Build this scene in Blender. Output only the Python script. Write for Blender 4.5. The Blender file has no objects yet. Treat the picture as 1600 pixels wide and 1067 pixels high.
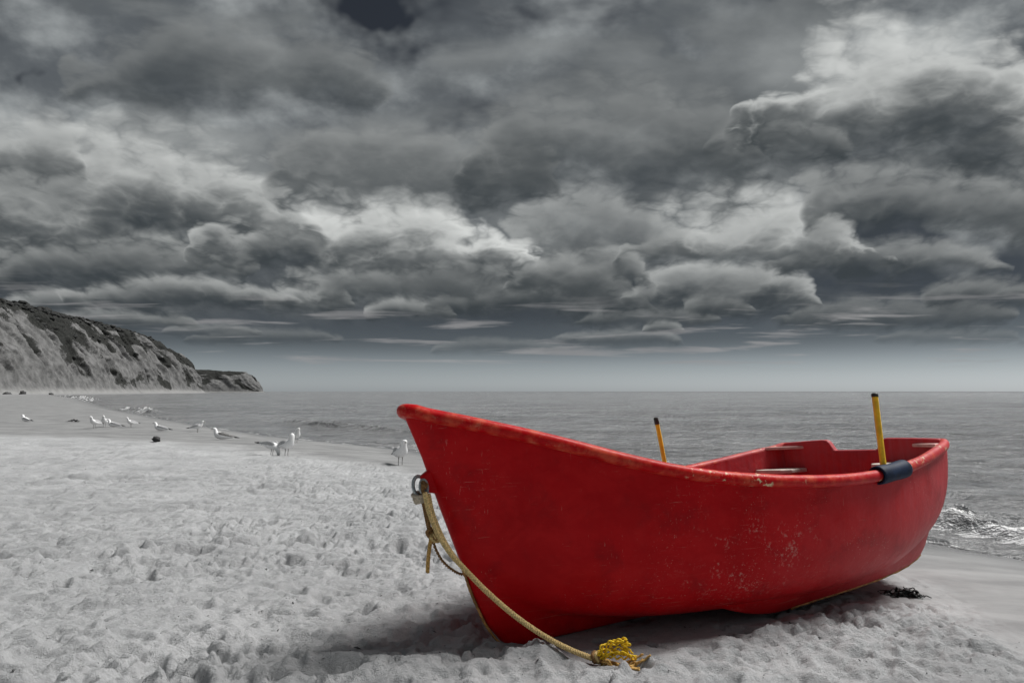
import bpy, bmesh, math, random, os
import numpy as np
from mathutils import Vector, Matrix

# ------------------------------------------------------------------ camera, sky, sun, exposure
sc = bpy.context.scene
F_PX, EYE = 1067.0, 1.2
PITCH = math.atan(78.0 / F_PX)
cam_data = bpy.data.cameras.new('camera')
cam_data.sensor_width = 36.0
cam_data.lens = 36.0 * F_PX / 1600.0
cam_data.clip_start = 0.05
cam_data.clip_end = 80000.0
cam = bpy.data.objects.new('camera', cam_data)
sc.collection.objects.link(cam)
cam.location = (0, 0, EYE)
cam.rotation_euler = (math.pi / 2 + PITCH, 0, 0)
sc.camera = cam

SUN_EL, SUN_AZ = math.radians(55), math.radians(68)      # azimuth clockwise from +Y (the view direction)
sun_data = bpy.data.lights.new('sun', 'SUN')
sun_data.energy = 3.6
sun_data.angle = math.radians(27)
sun_data.color = (1.0, 0.985, 0.965)
sun = bpy.data.objects.new('sun', sun_data)
sc.collection.objects.link(sun)
SUN_DIR = Vector((math.sin(SUN_AZ) * math.cos(SUN_EL), math.cos(SUN_AZ) * math.cos(SUN_EL), math.sin(SUN_EL)))
sun.rotation_euler = SUN_DIR.to_track_quat('Z', 'Y').to_euler()
sun.location = (20, 0, 30)

sc.view_settings.view_transform = 'Standard'
sc.view_settings.look = 'None'
sc.view_settings.gamma = 1.0
sc.view_settings.exposure = 0.34
sc.view_settings.use_curve_mapping = False
sc.cycles.max_bounces = 4

class NT:
    """small wrapper to write node trees as formulas"""
    def __init__(s, tree):
        s.t = tree; s.n = tree.nodes; s.l = tree.links
    def node(s, typ, **kw):
        n = s.n.new(typ)
        for k, v in kw.items(): setattr(n, k, v)
        return n
    def put(s, sock, v):
        if hasattr(v, 'is_output'): s.l.new(v, sock)
        else: sock.default_value = v
    def m(s, op, a, b=None, c=None, clamp=False):
        n = s.n.new('ShaderNodeMath'); n.operation = op; n.use_clamp = clamp
        for i, v in enumerate((a, b, c)):
            if v is not None: s.put(n.inputs[i], v)
        return n.outputs[0]
    def xyz(s, x, y, z):
        n = s.n.new('ShaderNodeCombineXYZ')
        for i, v in enumerate((x, y, z)): s.put(n.inputs[i], v)
        return n.outputs[0]
    def sep(s, v):
        n = s.n.new('ShaderNodeSeparateXYZ'); s.put(n.inputs[0], v); return n.outputs
    def noise(s, v, scale, detail=4, rough=0.5, dist=0.0, dim='3D'):
        n = s.n.new('ShaderNodeTexNoise'); n.noise_dimensions = dim
        if v is not None: s.put(n.inputs['Vector'], v)
        for k, q in (('Scale', scale), ('Detail', detail), ('Roughness', rough), ('Distortion', dist)): s.put(n.inputs[k], q)
        return n.outputs['Fac']
    def ramp(s, v, lo, hi, a=0.0, b=1.0, mode='SMOOTHSTEP'):
        n = s.n.new('ShaderNodeMapRange'); n.interpolation_type = mode
        for k, q in (('Value', v), ('From Min', lo), ('From Max', hi), ('To Min', a), ('To Max', b)): s.put(n.inputs[k], q)
        return n.outputs[0]
    def mix(s, f, a, b):
        n = s.n.new('ShaderNodeMix'); n.data_type = 'RGBA'
        s.put(n.inputs[0], f)
        for i, v in ((6, a), (7, b)):
            s.put(n.inputs[i], (*v, 1.0) if isinstance(v, tuple) and len(v) == 3 else v)
        return n.outputs[2]
    def mapping(s, v, scale=(1, 1, 1), rot=(0, 0, 0), loc=(0, 0, 0)):
        n = s.n.new('ShaderNodeMapping'); s.put(n.inputs['Vector'], v)
        n.inputs['Scale'].default_value = scale; n.inputs['Rotation'].default_value = rot; n.inputs['Location'].default_value = loc
        return n.outputs[0]

world = bpy.data.worlds.new('World'); sc.world = world; world.use_nodes = True
world.cycles.sampling_method = 'MANUAL'; world.cycles.sample_map_resolution = 512
def build_sky():
    N = NT(world.node_tree); N.n.clear()
    out = N.node('ShaderNodeOutputWorld'); bg = N.node('ShaderNodeBackground')
    N.l.new(bg.outputs[0], out.inputs[0]); bg.inputs['Strength'].default_value = 0.088
    sky = N.node('ShaderNodeTexSky'); sky.sky_type = 'NISHITA'; sky.sun_disc = False
    sky.sun_elevation = SUN_EL; sky.sun_rotation = SUN_AZ; sky.altitude = 0; sky.air_density = 1.0; sky.dust_density = 0.6; sky.ozone_density = 1.0
    hs = N.node('ShaderNodeHueSaturation'); N.l.new(sky.outputs[0], hs.inputs['Color']); hs.inputs['Saturation'].default_value = 0.35
    d = N.node('ShaderNodeTexCoord').outputs['Generated']
    x, y, z = N.sep(d)
    zc = N.m('MAXIMUM', z, 0.0)
    zp = N.m('ADD', zc, 0.022)
    yf = N.m('MAXIMUM', y, 0.12)
    X = N.m('DIVIDE', x, yf); W = N.m('DIVIDE', zc, yf)
    front = N.ramp(y, 0.1, 0.4)
    # the clear sky of the day: pale at the horizon, deep higher up (the nishita sky, seen through a dark polarised blue)
    vis = N.m('ADD', N.ramp(zc, 0.0, 0.075, 0.46, 0.0, 'SMOOTHSTEP'), N.ramp(zc, 0.03, 0.13, 0.23, 0.085, 'SMOOTHSTEP'))
    clear = N.node('ShaderNodeVectorMath', operation='SCALE'); N.l.new(hs.outputs[0], clear.inputs[0]); N.put(clear.inputs['Scale'], vis)
    tint = N.node('ShaderNodeVectorMath', operation='MULTIPLY'); N.l.new(clear.outputs[0], tint.inputs[0]); tint.inputs[1].default_value = (0.87, 0.96, 1.08)
    col = tint.outputs[0]
    # ragged edges for the banks
    wn = N.node('ShaderNodeTexNoise', noise_dimensions='2D'); N.l.new(N.xyz(X, W, 0.0), wn.inputs['Vector']); wn.inputs['Scale'].default_value = 9.0; wn.inputs['Detail'].default_value = 3
    wr, wg, wb = N.sep(wn.outputs['Color'])
    BX = N.m('MULTIPLY_ADD', N.m('SUBTRACT', wr, 0.5), 0.22, X); BW = N.m('MULTIPLY_ADD', N.m('SUBTRACT', wg, 0.5), 0.09, W)
    def blobs(lst):
        tot = 0.0
        for u, v, su, sv, w in lst:
            a = N.m('MULTIPLY', N.m('SUBTRACT', BX, (u - 800) / F_PX), F_PX / su)
            b = N.m('MULTIPLY', N.m('SUBTRACT', BW, (611 - v) / F_PX), F_PX / sv)
            e = N.m('EXPONENT', N.m('MULTIPLY', N.m('MULTIPLY_ADD', a, a, N.m('MULTIPLY', b, b)), -1.0))
            tot = N.m('MULTIPLY_ADD', e, w, tot)
        return N.m('MULTIPLY', tot, front)
    # banks of cloud as they lay that day: density and sunlight are placed by direction, the forms come from fractal noise
    dens = blobs([(560, 330, 210, 70, .20), (170, 260, 270, 100, .20), (270, 385, 200, 40, .14), (1140, 425, 110, 34, .16), (1170, 320, 170, 75, .16),
                  (920, 310, 100, 60, .10), (1430, 80, 260, 110, .16), (780, 400, 300, 46, .10), (1100, 465, 60, 14, .10), (620, 470, 80, 12, .08), (650, 210, 200, 90, .10), (1000, 130, 260, 110, .10), (300, 40, 300, 70, .08), (1500, 260, 180, 60, .10),
                  (570, 12, 55, 40, -.33), (1305, 335, 40, 32, -.34), (1440, 352, 70, 24, -.30), (35, 120, 32, 18, -.26), (735, 330, 26, 16, -.2),
                  (1120, 60, 60, 22, -.2), (1330, 450, 330, 38, -.30), (900, 560, 1200, 40, -.22), (960, 470, 160, 22, -.16)])
    lite = blobs([(560, 302, 150, 36, .80), (210, 215, 200, 50, .40), (30, 185, 70, 45, .40), (370, 275, 60, 40, .25), (1185, 310, 110, 50, .55), (915, 285, 60, 40, .40),
                  (1400, 40, 150, 65, .60), (1560, 90, 90, 90, .25), (1240, 178, 90, 26, .30), (1140, 415, 80, 24, .40), (240, 368, 110, 22, .35), (800, 385, 130, 26, .25), (470, 432, 60, 16, .3), (640, 468, 70, 12, .3),
                  (1360, 385, 70, 16, .22), (640, 200, 160, 70, .08),
                  (170, 330, 230, 40, -.45), (530, 392, 170, 32, -.50), (330, 415, 160, 20, -.30), (700, 425, 140, 18, -.25), (1330, 445, 260, 40, -.20), (150, 110, 200, 40, -.10), (1500, 250, 150, 60, -.15), (1300, 260, 90, 60, -.12), (820, 240, 120, 50, -.12)])
    Wc = N.m('ADD', W, 0.085)
    qx = N.m('MULTIPLY', N.m('DIVIDE', X, N.m('POWER', Wc, 0.36)), 2.3); qy = N.m('MULTIPLY', N.m('POWER', Wc, 0.64), 5.2)
    # behind the camera the same pattern carries on, laid out round the compass
    qa = N.m('MULTIPLY', N.m('ARCTAN2', x, y), 2.4)
    qx = N.m('ADD', N.m('MULTIPLY', qx, front), N.m('MULTIPLY', qa, N.m('SUBTRACT', 1.0, front)))
    def field(ox, oy, seed, scale, oct_, puff):
        P = N.xyz(N.m('ADD', qx, ox + seed), N.m('ADD', N.m('MULTIPLY', qy, 1.3), oy + seed * 0.7), 0.0)
        base = N.noise(P, scale, oct_, 0.52, 0.2, '2D')
        if not puff: return base
        w = N.node('ShaderNodeTexNoise', noise_dimensions='2D'); N.l.new(P, w.inputs['Vector']); w.inputs['Scale'].default_value = scale * 2.5; w.inputs['Detail'].default_value = 2
        ad = N.node('ShaderNodeVectorMath', operation='MULTIPLY_ADD'); N.l.new(w.outputs['Color'], ad.inputs[0]); ad.inputs[1].default_value = (0.30 / scale, 0.30 / scale, 0.0); N.l.new(P, ad.inputs[2])
        v = N.node('ShaderNodeTexVoronoi', feature='F1', voronoi_dimensions='2D')
        N.l.new(ad.outputs[0], v.inputs['Vector']); v.inputs['Scale'].default_value = scale * 2.8; v.inputs['Detail'].default_value = 2.0 if oct_ > 4 else 1.0; v.inputs['Roughness'].default_value = 0.45; v.inputs['Lacunarity'].default_value = 2.4
        d2 = N.m('POWER', v.outputs['Distance'], 1.6)
        return N.m('MULTIPLY_ADD', N.m('SUBTRACT', 0.30, d2), puff, base)
    # thin high sheet
    hn = N.noise(N.xyz(N.m('ADD', qx, 9.1), qy, 0.0), 1.3, 4, 0.5, 0.2, '2D')
    ha = N.m('MULTIPLY', N.ramp(N.m('MULTIPLY_ADD', dens, 0.9, hn), 0.30, 0.55), N.ramp(zc, 0.07, 0.2, 0.0, 0.95))
    hl = N.ramp(N.m('MULTIPLY_ADD', lite, 0.35, N.noise(N.xyz(N.m('ADD', qx, 31.3), qy, 0.0), 2.3, 5, 0.55, 0.0, '2D')), 0.34, 0.85)
    col = N.mix(ha, col, N.mix(hl, (0.95, 1.06, 1.16), (3.2, 3.4, 3.45)))
    n0 = field(0.0, 0.0, 4.2, 0.85, 6, 0.0)
    n1 = field(0.12, 0.22, 4.2, 0.85, 3, 0.0)
    n = N.m('ADD', n0, dens)
    al = N.m('MULTIPLY', N.ramp(n, 0.50, 0.66), N.ramp(zc, 0.10, 0.26, 0.0, 0.85))
    t = N.m('ADD', N.m('MULTIPLY_ADD', N.m('SUBTRACT', n0, n1), 1.0, 0.30), N.m('MULTIPLY', lite, 0.35), clamp=True)
    col = N.mix(al, col, N.mix(N.m('POWER', t, 1.6), (0.62, 0.71, 0.78), (5.0, 5.2, 5.15)))
    # heaped clouds, far ones first: domed crowns in the light, flat shaded bases, edges broken up by billows
    p0 = field(0.0, 0.0, 17.42, 1.9, 7, 0.30)
    p1 = field(0.05, 0.09, 17.42, 1.9, 4, 0.30)
    q0 = N.noise(N.xyz(N.m('ADD', qx, 3.3), qy, 0.0), 1.5, 3, 0.5, 0.0, '2D')
    rel = N.m('SUBTRACT', p0, p1)
    pd = N.m('SUBTRACT', p0, 0.52); qd = N.m('SUBTRACT', q0, 0.5)
    heaps = [(770, 120, 548, 526, .42, .30), (400, 120, 530, 508, .36, .40), (960, 90, 532, 502, .44, .45), (1500, 120, 532, 508, .32, .3), (160, 130, 506, 474, .36, .8), (480, 70, 478, 416, .60, .9), (640, 80, 492, 456, .60, .85), (60, 85, 480, 438, .5, .85), (1120, 55, 484, 452, .58, .9), (1030, 34, 514, 494, .62, .7), (1000, 120, 500, 470, .34, .7), (1400, 200, 500, 455, .26, .7), (320, 80, 520, 500, .4, .45),
             (270, 190, 472, 420, .52, .9), (850, 170, 478, 424, .45, .85), (1560, 120, 470, 425, .30, .8), (1140, 165, 470, 396, .66, .85), (720, 270, 458, 368, .55, .92), (900, 130, 440, 352, .55, .9),
             (120, 300, 428, 335, .56, .95), (1400, 190, 420, 362, .40, .8), (1185, 240, 402, 276, .80, .9), (925, 150, 378, 262, .56, .7), (560, 235, 405, 266, 1.0, .97),
             (1510, 240, 340, 225, .40, .85), (170, 320, 358, 160, .70, .95), (20, 110, 262, 140, .66, .9), (1240, 130, 232, 155, .50, .85), (650, 240, 290, 150, .34, .8), (980, 280, 262, 80, .30, .75), (330, 260, 130, -10, .26, .7), (1440, 280, 200, -50, .80, .92)]
    G = bpy.data.node_groups.new('heaped_cloud', 'ShaderNodeTree')
    for nm, ty in (('col', 'NodeSocketColor'), ('X', 'NodeSocketFloat'), ('W', 'NodeSocketFloat'), ('pd', 'NodeSocketFloat'), ('qd', 'NodeSocketFloat'), ('rel', 'NodeSocketFloat'), ('front', 'NodeSocketFloat'),
                   ('cx', 'NodeSocketFloat'), ('wd', 'NodeSocketFloat'), ('base', 'NodeSocketFloat'), ('H', 'NodeSocketFloat'), ('hi', 'NodeSocketFloat'), ('amt', 'NodeSocketFloat')):
        G.interface.new_socket(nm, in_out='INPUT', socket_type=ty)
    G.interface.new_socket('col', in_out='OUTPUT', socket_type='NodeSocketColor')
    g = NT(G); gi = g.node('NodeGroupInput').outputs; go = g.node('NodeGroupOutput')
    xq = g.m('DIVIDE', g.m('ADD', g.m('SUBTRACT', gi['X'], gi['cx']), g.m('MULTIPLY', g.m('MULTIPLY', gi['qd'], gi['wd']), 1.1)), gi['wd'])
    env = g.m('SQRT', g.m('MAXIMUM', g.m('SUBTRACT', 1.0, g.m('MULTIPLY', xq, xq)), 0.0))
    hh = g.m('MULTIPLY_ADD', env, gi['H'], 0.002)
    dsp = g.m('ADD', g.m('MULTIPLY', gi['pd'], -0.62), g.m('MULTIPLY', gi['qd'], -0.5))
    s_ = g.m('DIVIDE', g.m('MULTIPLY_ADD', dsp, gi['H'], g.m('SUBTRACT', gi['W'], gi['base'])), hh)
    al = g.m('MULTIPLY', g.ramp(s_, 1.08, 0.52), g.ramp(s_, -0.5, 0.3))
    al = g.m('MULTIPLY', g.m('MULTIPLY', al, g.ramp(env, 0.05, 0.45)), g.m('MULTIPLY', gi['front'], gi['amt']))
    lit = g.m('MULTIPLY', g.ramp(s_, 0.02, 0.70), gi['hi'])
    t = g.m('ADD', lit, g.m('MULTIPLY_ADD', g.m('MULTIPLY', gi['rel'], g.m('ADD', gi['hi'], 0.3)), 0.34, 0.035), clamp=True)
    g.l.new(g.mix(al, gi['col'], g.mix(g.m('POWER', t, 1.2), (0.38, 0.46, 0.51), (6.4, 6.55, 6.4))), go.inputs[0])
    for u, hw, vb, vt, hi, amt in heaps:
        k = N.node('ShaderNodeGroup', node_tree=G)
        for nm, v in (('col', col), ('X', X), ('W', W), ('pd', pd), ('qd', qd), ('rel', rel), ('front', front), ('cx', (u - 800) / F_PX), ('wd', hw / F_PX), ('base', (611 - vb) / F_PX), ('H', (vb - vt) / F_PX), ('hi', hi), ('amt', amt)): N.put(k.inputs[nm], v)
        col = k.outputs[0]
    # flat far streaks near the horizon
    st = N.noise(N.xyz(N.m('MULTIPLY', X, 5.0), N.m('MULTIPLY', W, 75.0), 2.0), 1.0, 5, 0.55, 0.3)
    sa = N.m('MULTIPLY', N.ramp(st, 0.52, 0.68), N.ramp(zc, 0.022, 0.05, 0.0, 0.7))
    sa = N.m('MULTIPLY', sa, N.ramp(zc, 0.09, 0.15, 1.0, 0.0))
    sl = N.noise(N.xyz(X, W, 7.0), 6.0, 3)
    col = N.mix(sa, col, N.mix(sl, (1.1, 1.15, 1.25), (4.4, 4.3, 4.3)))
    N.l.new(col, bg.inputs['Color'])
build_sky()

# ------------------------------------------------------------------ helpers
rng = np.random.default_rng(7)
random.seed(7)
COL = sc.collection
def link(o, parent=None):
    COL.objects.link(o)
    if parent is not None: o.parent = parent
    return o
def mesh_obj(name, verts, faces, mat, parent=None, smooth=True):
    me = bpy.data.meshes.new(name)
    me.from_pydata([tuple(map(float, v)) for v in verts], [], [tuple(map(int, q)) for q in faces])
    if smooth: me.polygons.foreach_set('use_smooth', np.ones(len(me.polygons), bool))
    if mat is not None: me.materials.append(mat)
    me.update()
    return link(bpy.data.objects.new(name, me), parent)
def grid_mesh(name, V, mat, parent=None, keep=None, attrs=None, closed_u=False, closed_v=False):
    """V: (rows, cols, 3) array -> smooth quad mesh; keep: per-quad mask"""
    r, c, _ = V.shape
    i = np.arange(r if closed_u else r - 1)[:, None]; j = np.arange(c if closed_v else c - 1)[None, :]
    i2 = (i + 1) % r; j2 = (j + 1) % c
    q = np.stack(np.broadcast_arrays(i * c + j, i * c + j2, i2 * c + j2, i2 * c + j), -1)
    q = q.reshape(-1, 4) if keep is None else q[keep]
    v = V.reshape(-1, 3)
    if keep is not None:
        used = np.zeros(len(v), bool); used[q.ravel()] = True
        idx = np.cumsum(used) - 1; q = idx[q]; v = v[used]
    me = bpy.data.meshes.new(name)
    me.vertices.add(len(v)); me.vertices.foreach_set('co', np.ascontiguousarray(v, np.float32).ravel())
    me.loops.add(q.size); me.loops.foreach_set('vertex_index', np.ascontiguousarray(q, np.int32).ravel())
    me.polygons.add(len(q)); me.polygons.foreach_set('loop_start', np.arange(0, q.size, 4, dtype=np.int32))
    me.polygons.foreach_set('use_smooth', np.ones(len(q), bool))
    for k, a in (attrs or {}).items():
        a = a.ravel() if keep is None else a.ravel()[used]
        at = me.attributes.new(k, 'FLOAT', 'POINT'); at.data.foreach_set('value', np.ascontiguousarray(a, np.float32))
    me.update(); me.validate()
    if mat is not None: me.materials.append(mat)
    return link(bpy.data.objects.new(name, me), parent)
def empty(name, loc=(0, 0, 0), rz=0.0):
    o = bpy.data.objects.new(name, None); o.location = loc; o.rotation_euler = (0, 0, rz); o.empty_display_size = 0.1
    return link(o)
def tag(o, label=None, cat=None, group=None, kind=None):
    for k, v in (('label', label), ('category', cat), ('group', group), ('kind', kind)):
        if v: o[k] = v
    return o
def spline(pts, n):
    """Catmull-Rom through pts, n samples, even in arc length"""
    p = np.asarray(pts, float); p = np.vstack([2 * p[0] - p[1], p, 2 * p[-1] - p[-2]])
    out = []
    for i in range(1, len(p) - 2):
        t = np.linspace(0, 1, 24, endpoint=False)[:, None]
        out.append(0.5 * (2 * p[i] + (p[i + 1] - p[i - 1]) * t + (2 * p[i - 1] - 5 * p[i] + 4 * p[i + 1] - p[i + 2]) * t ** 2 + (3 * p[i] - p[i - 1] - 3 * p[i + 1] + p[i + 2]) * t ** 3))
    out = np.vstack(out + [p[-2][None]])
    s = np.concatenate([[0], np.cumsum(np.linalg.norm(np.diff(out, axis=0), axis=1))])
    q = np.linspace(0, s[-1], n)
    return np.stack([np.interp(q, s, out[:, k]) for k in range(out.shape[1])], 1)
def frames(path, up=(0, 0, 1)):
    T = np.gradient(path, axis=0); T /= np.linalg.norm(T, axis=1)[:, None] + 1e-12
    N_ = np.zeros_like(T); u = np.array(up, float)
    if abs(T[0] @ u) > .95: u = np.array([1., 0, 0])
    n = u - T[0] * (u @ T[0])
    for i in range(len(T)):
        n = n - T[i] * (n @ T[i]); n /= np.linalg.norm(n) + 1e-12; N_[i] = n
    return T, N_, np.cross(T, N_)
def tube(name, path, rad, mat, parent=None, sides=8, closed=False, flat=1.0, wob=0.0):
    path = np.asarray(path, float); n = len(path); rad = np.broadcast_to(np.asarray(rad, float), (n,))
    T, A, B = frames(path)
    a = np.linspace(0, 2 * np.pi, sides, endpoint=False)
    V = path[:, None] + (A[:, None] * np.cos(a)[None, :, None] * flat + B[:, None] * np.sin(a)[None, :, None]) * rad[:, None, None]
    if wob: V = V + rng.normal(0, wob, V.shape)
    if not closed:
        V = np.concatenate([np.repeat(path[:1, None], sides, 1), V, np.repeat(path[-1:, None], sides, 1)], 0)
    return grid_mesh(name, V, mat, parent, closed_u=closed, closed_v=True)
def tube_arrays(path, rad, sides=6):
    path = np.asarray(path, float); n = len(path); rad = np.broadcast_to(np.asarray(rad, float), (n,))
    T, A, B = frames(path); a = np.linspace(0, 2 * np.pi, sides, endpoint=False)
    V = (path[:, None] + (A[:, None] * np.cos(a)[None, :, None] + B[:, None] * np.sin(a)[None, :, None]) * rad[:, None, None]).reshape(-1, 3)
    f = [(i * sides + j, i * sides + (j + 1) % sides, (i + 1) * sides + (j + 1) % sides, (i + 1) * sides + j) for i in range(n - 1) for j in range(sides)]
    f += [tuple(range(sides))[::-1], tuple(range((n - 1) * sides, n * sides))]
    return V, f
def merged(name, arrs, mat, parent=None):
    vs, fs, o = [], [], 0
    for v, f in arrs:
        vs.append(v); fs += [tuple(i + o for i in q) for q in f]; o += len(v)
    return mesh_obj(name, np.vstack(vs), fs, mat, parent)
def bevel(o, w, seg=2):
    m = o.modifiers.new('bevel', 'BEVEL'); m.width = w; m.segments = seg; m.limit_method = 'ANGLE'; m.angle_limit = math.radians(35)
    return o

# numpy gradient noise
_perm = rng.permutation(4096)
def gnoise(x, y, seed=0):
    xi = np.floor(x).astype(np.int64); yi = np.floor(y).astype(np.int64); xf = x - xi; yf = y - yi
    u = xf * xf * xf * (xf * (xf * 6 - 15) + 10); v = yf * yf * yf * (yf * (yf * 6 - 15) + 10)
    def g(ix, iy, dx, dy):
        h = _perm[(_perm[(_perm[(ix + 131 * seed) & 4095] + iy) & 4095] + 7 * seed) & 4095] * (2 * np.pi / 4096)
        return np.cos(h) * dx + np.sin(h) * dy
    a = g(xi, yi, xf, yf); b = g(xi + 1, yi, xf - 1, yf); c = g(xi, yi + 1, xf, yf - 1); d = g(xi + 1, yi + 1, xf - 1, yf - 1)
    return ((a + u * (b - a)) + v * ((c + u * (d - c)) - (a + u * (b - a)))) * 1.5
def fbm(x, y, oct_=4, seed=0, gain=0.5):
    s = 0; a = 1.0
    for o in range(oct_):
        s = s + a * gnoise(x * 2 ** o + 17.3 * o, y * 2 ** o - 9.1 * o, seed + o); a *= gain
    return s
def sstep(a, b, x):
    t = np.clip((x - a) / (b - a), 0, 1); return t * t * (3 - 2 * t)
def px_ray(u, v):
    a = (u - 800) / F_PX; b = -(v - 533.5) / F_PX; c, s = math.cos(PITCH), math.sin(PITCH)
    return np.array([a, c - b * s, s + b * c])
def on_plane(u, v, z):
    r = px_ray(u, v); return r * ((z - EYE) / r[2]) + np.array([0, 0, EYE])

# ------------------------------------------------------------------ materials
def material(name):
    m = bpy.data.materials.new(name); m.use_nodes = True; N = NT(m.node_tree); N.n.clear()
    out = N.node('ShaderNodeOutputMaterial'); b = N.node('ShaderNodeBsdfPrincipled'); N.l.new(b.outputs[0], out.inputs[0])
    N.b = b; N.m_ = m; N.oc = N.node('ShaderNodeTexCoord').outputs['Object']; N.out = out
    return N
def setp(N, **kw):
    for k, v in kw.items():
        k = {'col': 'Base Color', 'rough': 'Roughness', 'spec': 'Specular IOR Level', 'metal': 'Metallic'}.get(k, k)
        N.put(N.b.inputs[k], (*v, 1.0) if isinstance(v, tuple) and len(v) == 3 else v)
    return N.m_
def bump(N, h, strength, dist):
    b = N.node('ShaderNodeBump'); b.inputs['Strength'].default_value = strength; b.inputs['Distance'].default_value = dist
    N.put(b.inputs['Height'], h); N.l.new(b.outputs[0], N.b.inputs['Normal'])
def attr(N, name):
    a = N.node('ShaderNodeAttribute'); a.attribute_name = name; return a.outputs['Fac']
def simple(name, col, rough=0.6, var=0.25, scale=30.0, metal=0.0, spec=0.5, bmp=0.0, bscale=120.0):
    N = material(name)
    n = N.noise(N.oc, scale, 4, 0.6)
    c = N.mix(N.ramp(n, 0.3, 0.7), tuple(k * (1 - var) for k in col), tuple(min(1, k * (1 + var)) for k in col))
    if bmp: bump(N, N.noise(N.oc, bscale, 4, 0.6), bmp, 0.003)
    return setp(N, col=c, rough=rough, metal=metal, spec=spec)

def sand_material():
    N = material('sand')
    dry = attr(N, 'dry')
    n1 = N.noise(N.oc, 1.1, 5, 0.6); n2 = N.noise(N.oc, 14.0, 5, 0.65); n3 = N.noise(N.oc, 420.0, 3, 0.7); n4 = N.noise(N.oc, 60.0, 4, 0.7)
    c = N.mix(N.ramp(n1, 0.3, 0.7), (0.40, 0.405, 0.41), (0.53, 0.535, 0.54))
    c = N.mix(N.m('MULTIPLY', N.ramp(n2, 0.35, 0.7), 0.35), c, (0.59, 0.595, 0.60))
    c = N.mix(N.m('MULTIPLY', N.ramp(n3, 0.52, 0.74), 0.40), c, (0.18, 0.18, 0.18))
    fl = N.m('MULTIPLY', N.ramp(n4, 0.63, 0.69), N.ramp(n1, 0.35, 0.6))
    c = N.mix(N.m('MULTIPLY', fl, 0.7), c, (0.07, 0.07, 0.07))
    c = N.mix(N.m('MULTIPLY', N.ramp(N.noise(N.mapping(N.oc, (1, 1.4, 1)), 27.0, 6, 0.75), 0.52, 0.70), 0.42), c, (0.25, 0.25, 0.25))
    wetc = N.mix(N.ramp(N.noise(N.mapping(N.oc, (0.5, 1.6, 1), (0, 0, 0.5)), 1.4, 5, 0.6), 0.3, 0.7), (0.19, 0.19, 0.19), (0.32, 0.32, 0.318))
    wetc = N.mix(N.m('MULTIPLY', N.ramp(n3, 0.5, 0.75), 0.25), wetc, (0.12, 0.12, 0.12))
    soak = attr(N, 'soak')
    wetc = N.mix(soak, wetc, (0.17, 0.17, 0.172))
    col = N.mix(dry, wetc, c)
    h = N.m('ADD', N.m('MULTIPLY', N.noise(N.oc, 60.0, 5, 0.7), 1.0), N.m('MULTIPLY', N.noise(N.oc, 240.0, 3, 0.6), 0.5))
    h = N.m('ADD', h, N.m('MULTIPLY', N.noise(N.mapping(N.oc, (1, 1.5, 1)), 17.0, 5, 0.65), 1.3))
    bp = N.node('ShaderNodeBump'); bp.inputs['Distance'].default_value = 0.020
    N.put(bp.inputs['Strength'], N.m('MULTIPLY_ADD', dry, 0.72, 0.08)); N.put(bp.inputs['Height'], h); N.l.new(bp.outputs[0], N.b.inputs['Normal'])
    return setp(N, col=col, rough=N.m('SUBTRACT', N.m('MULTIPLY_ADD', dry, 0.35, 0.58), N.m('MULTIPLY', soak, 0.34)), spec=N.m('MULTIPLY_ADD', dry, -0.2, 0.4))
def sea_material():
    N = material('sea_water')
    foam = attr(N, 'foam')
    geo = N.node('ShaderNodeNewGeometry'); P = geo.outputs['Position']
    a = N.noise(N.mapping(P, (0.8, 1.5, 1), (0, 0, -0.25)), 1.5, 6, 0.62, 0.4)
    b = N.noise(N.mapping(P, (0.5, 1.2, 1), (0, 0, 0.2)), 0.16, 5, 0.6)
    c = N.noise(N.mapping(P, (0.8, 1.3, 1), (0, 0, -0.1)), 5.0, 4, 0.6)
    h = N.m('ADD', N.m('ADD', N.m('MULTIPLY', a, 0.62), N.m('MULTIPLY', b, 1.7)), N.m('MULTIPLY', c, 0.12))
    bump(N, h, 1.0, 1.0)
    body = N.mix(N.ramp(b, 0.35, 0.65), (0.23, 0.232, 0.235), (0.34, 0.342, 0.345))
    fn = N.noise(P, 9.0, 5, 0.65)
    fm = N.ramp(N.m('ADD', foam, N.m('MULTIPLY', N.m('SUBTRACT', fn, 0.5), 1.1)), 0.38, 0.62)
    fm = N.m('MULTIPLY', fm, N.ramp(foam, 0.03, 0.12))
    return setp(N, col=N.mix(fm, body, (0.82, 0.82, 0.82)), rough=N.m('MULTIPLY_ADD', fm, 0.6, 0.16), spec=N.m('MULTIPLY_ADD', fm, -0.3, 0.5))
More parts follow.
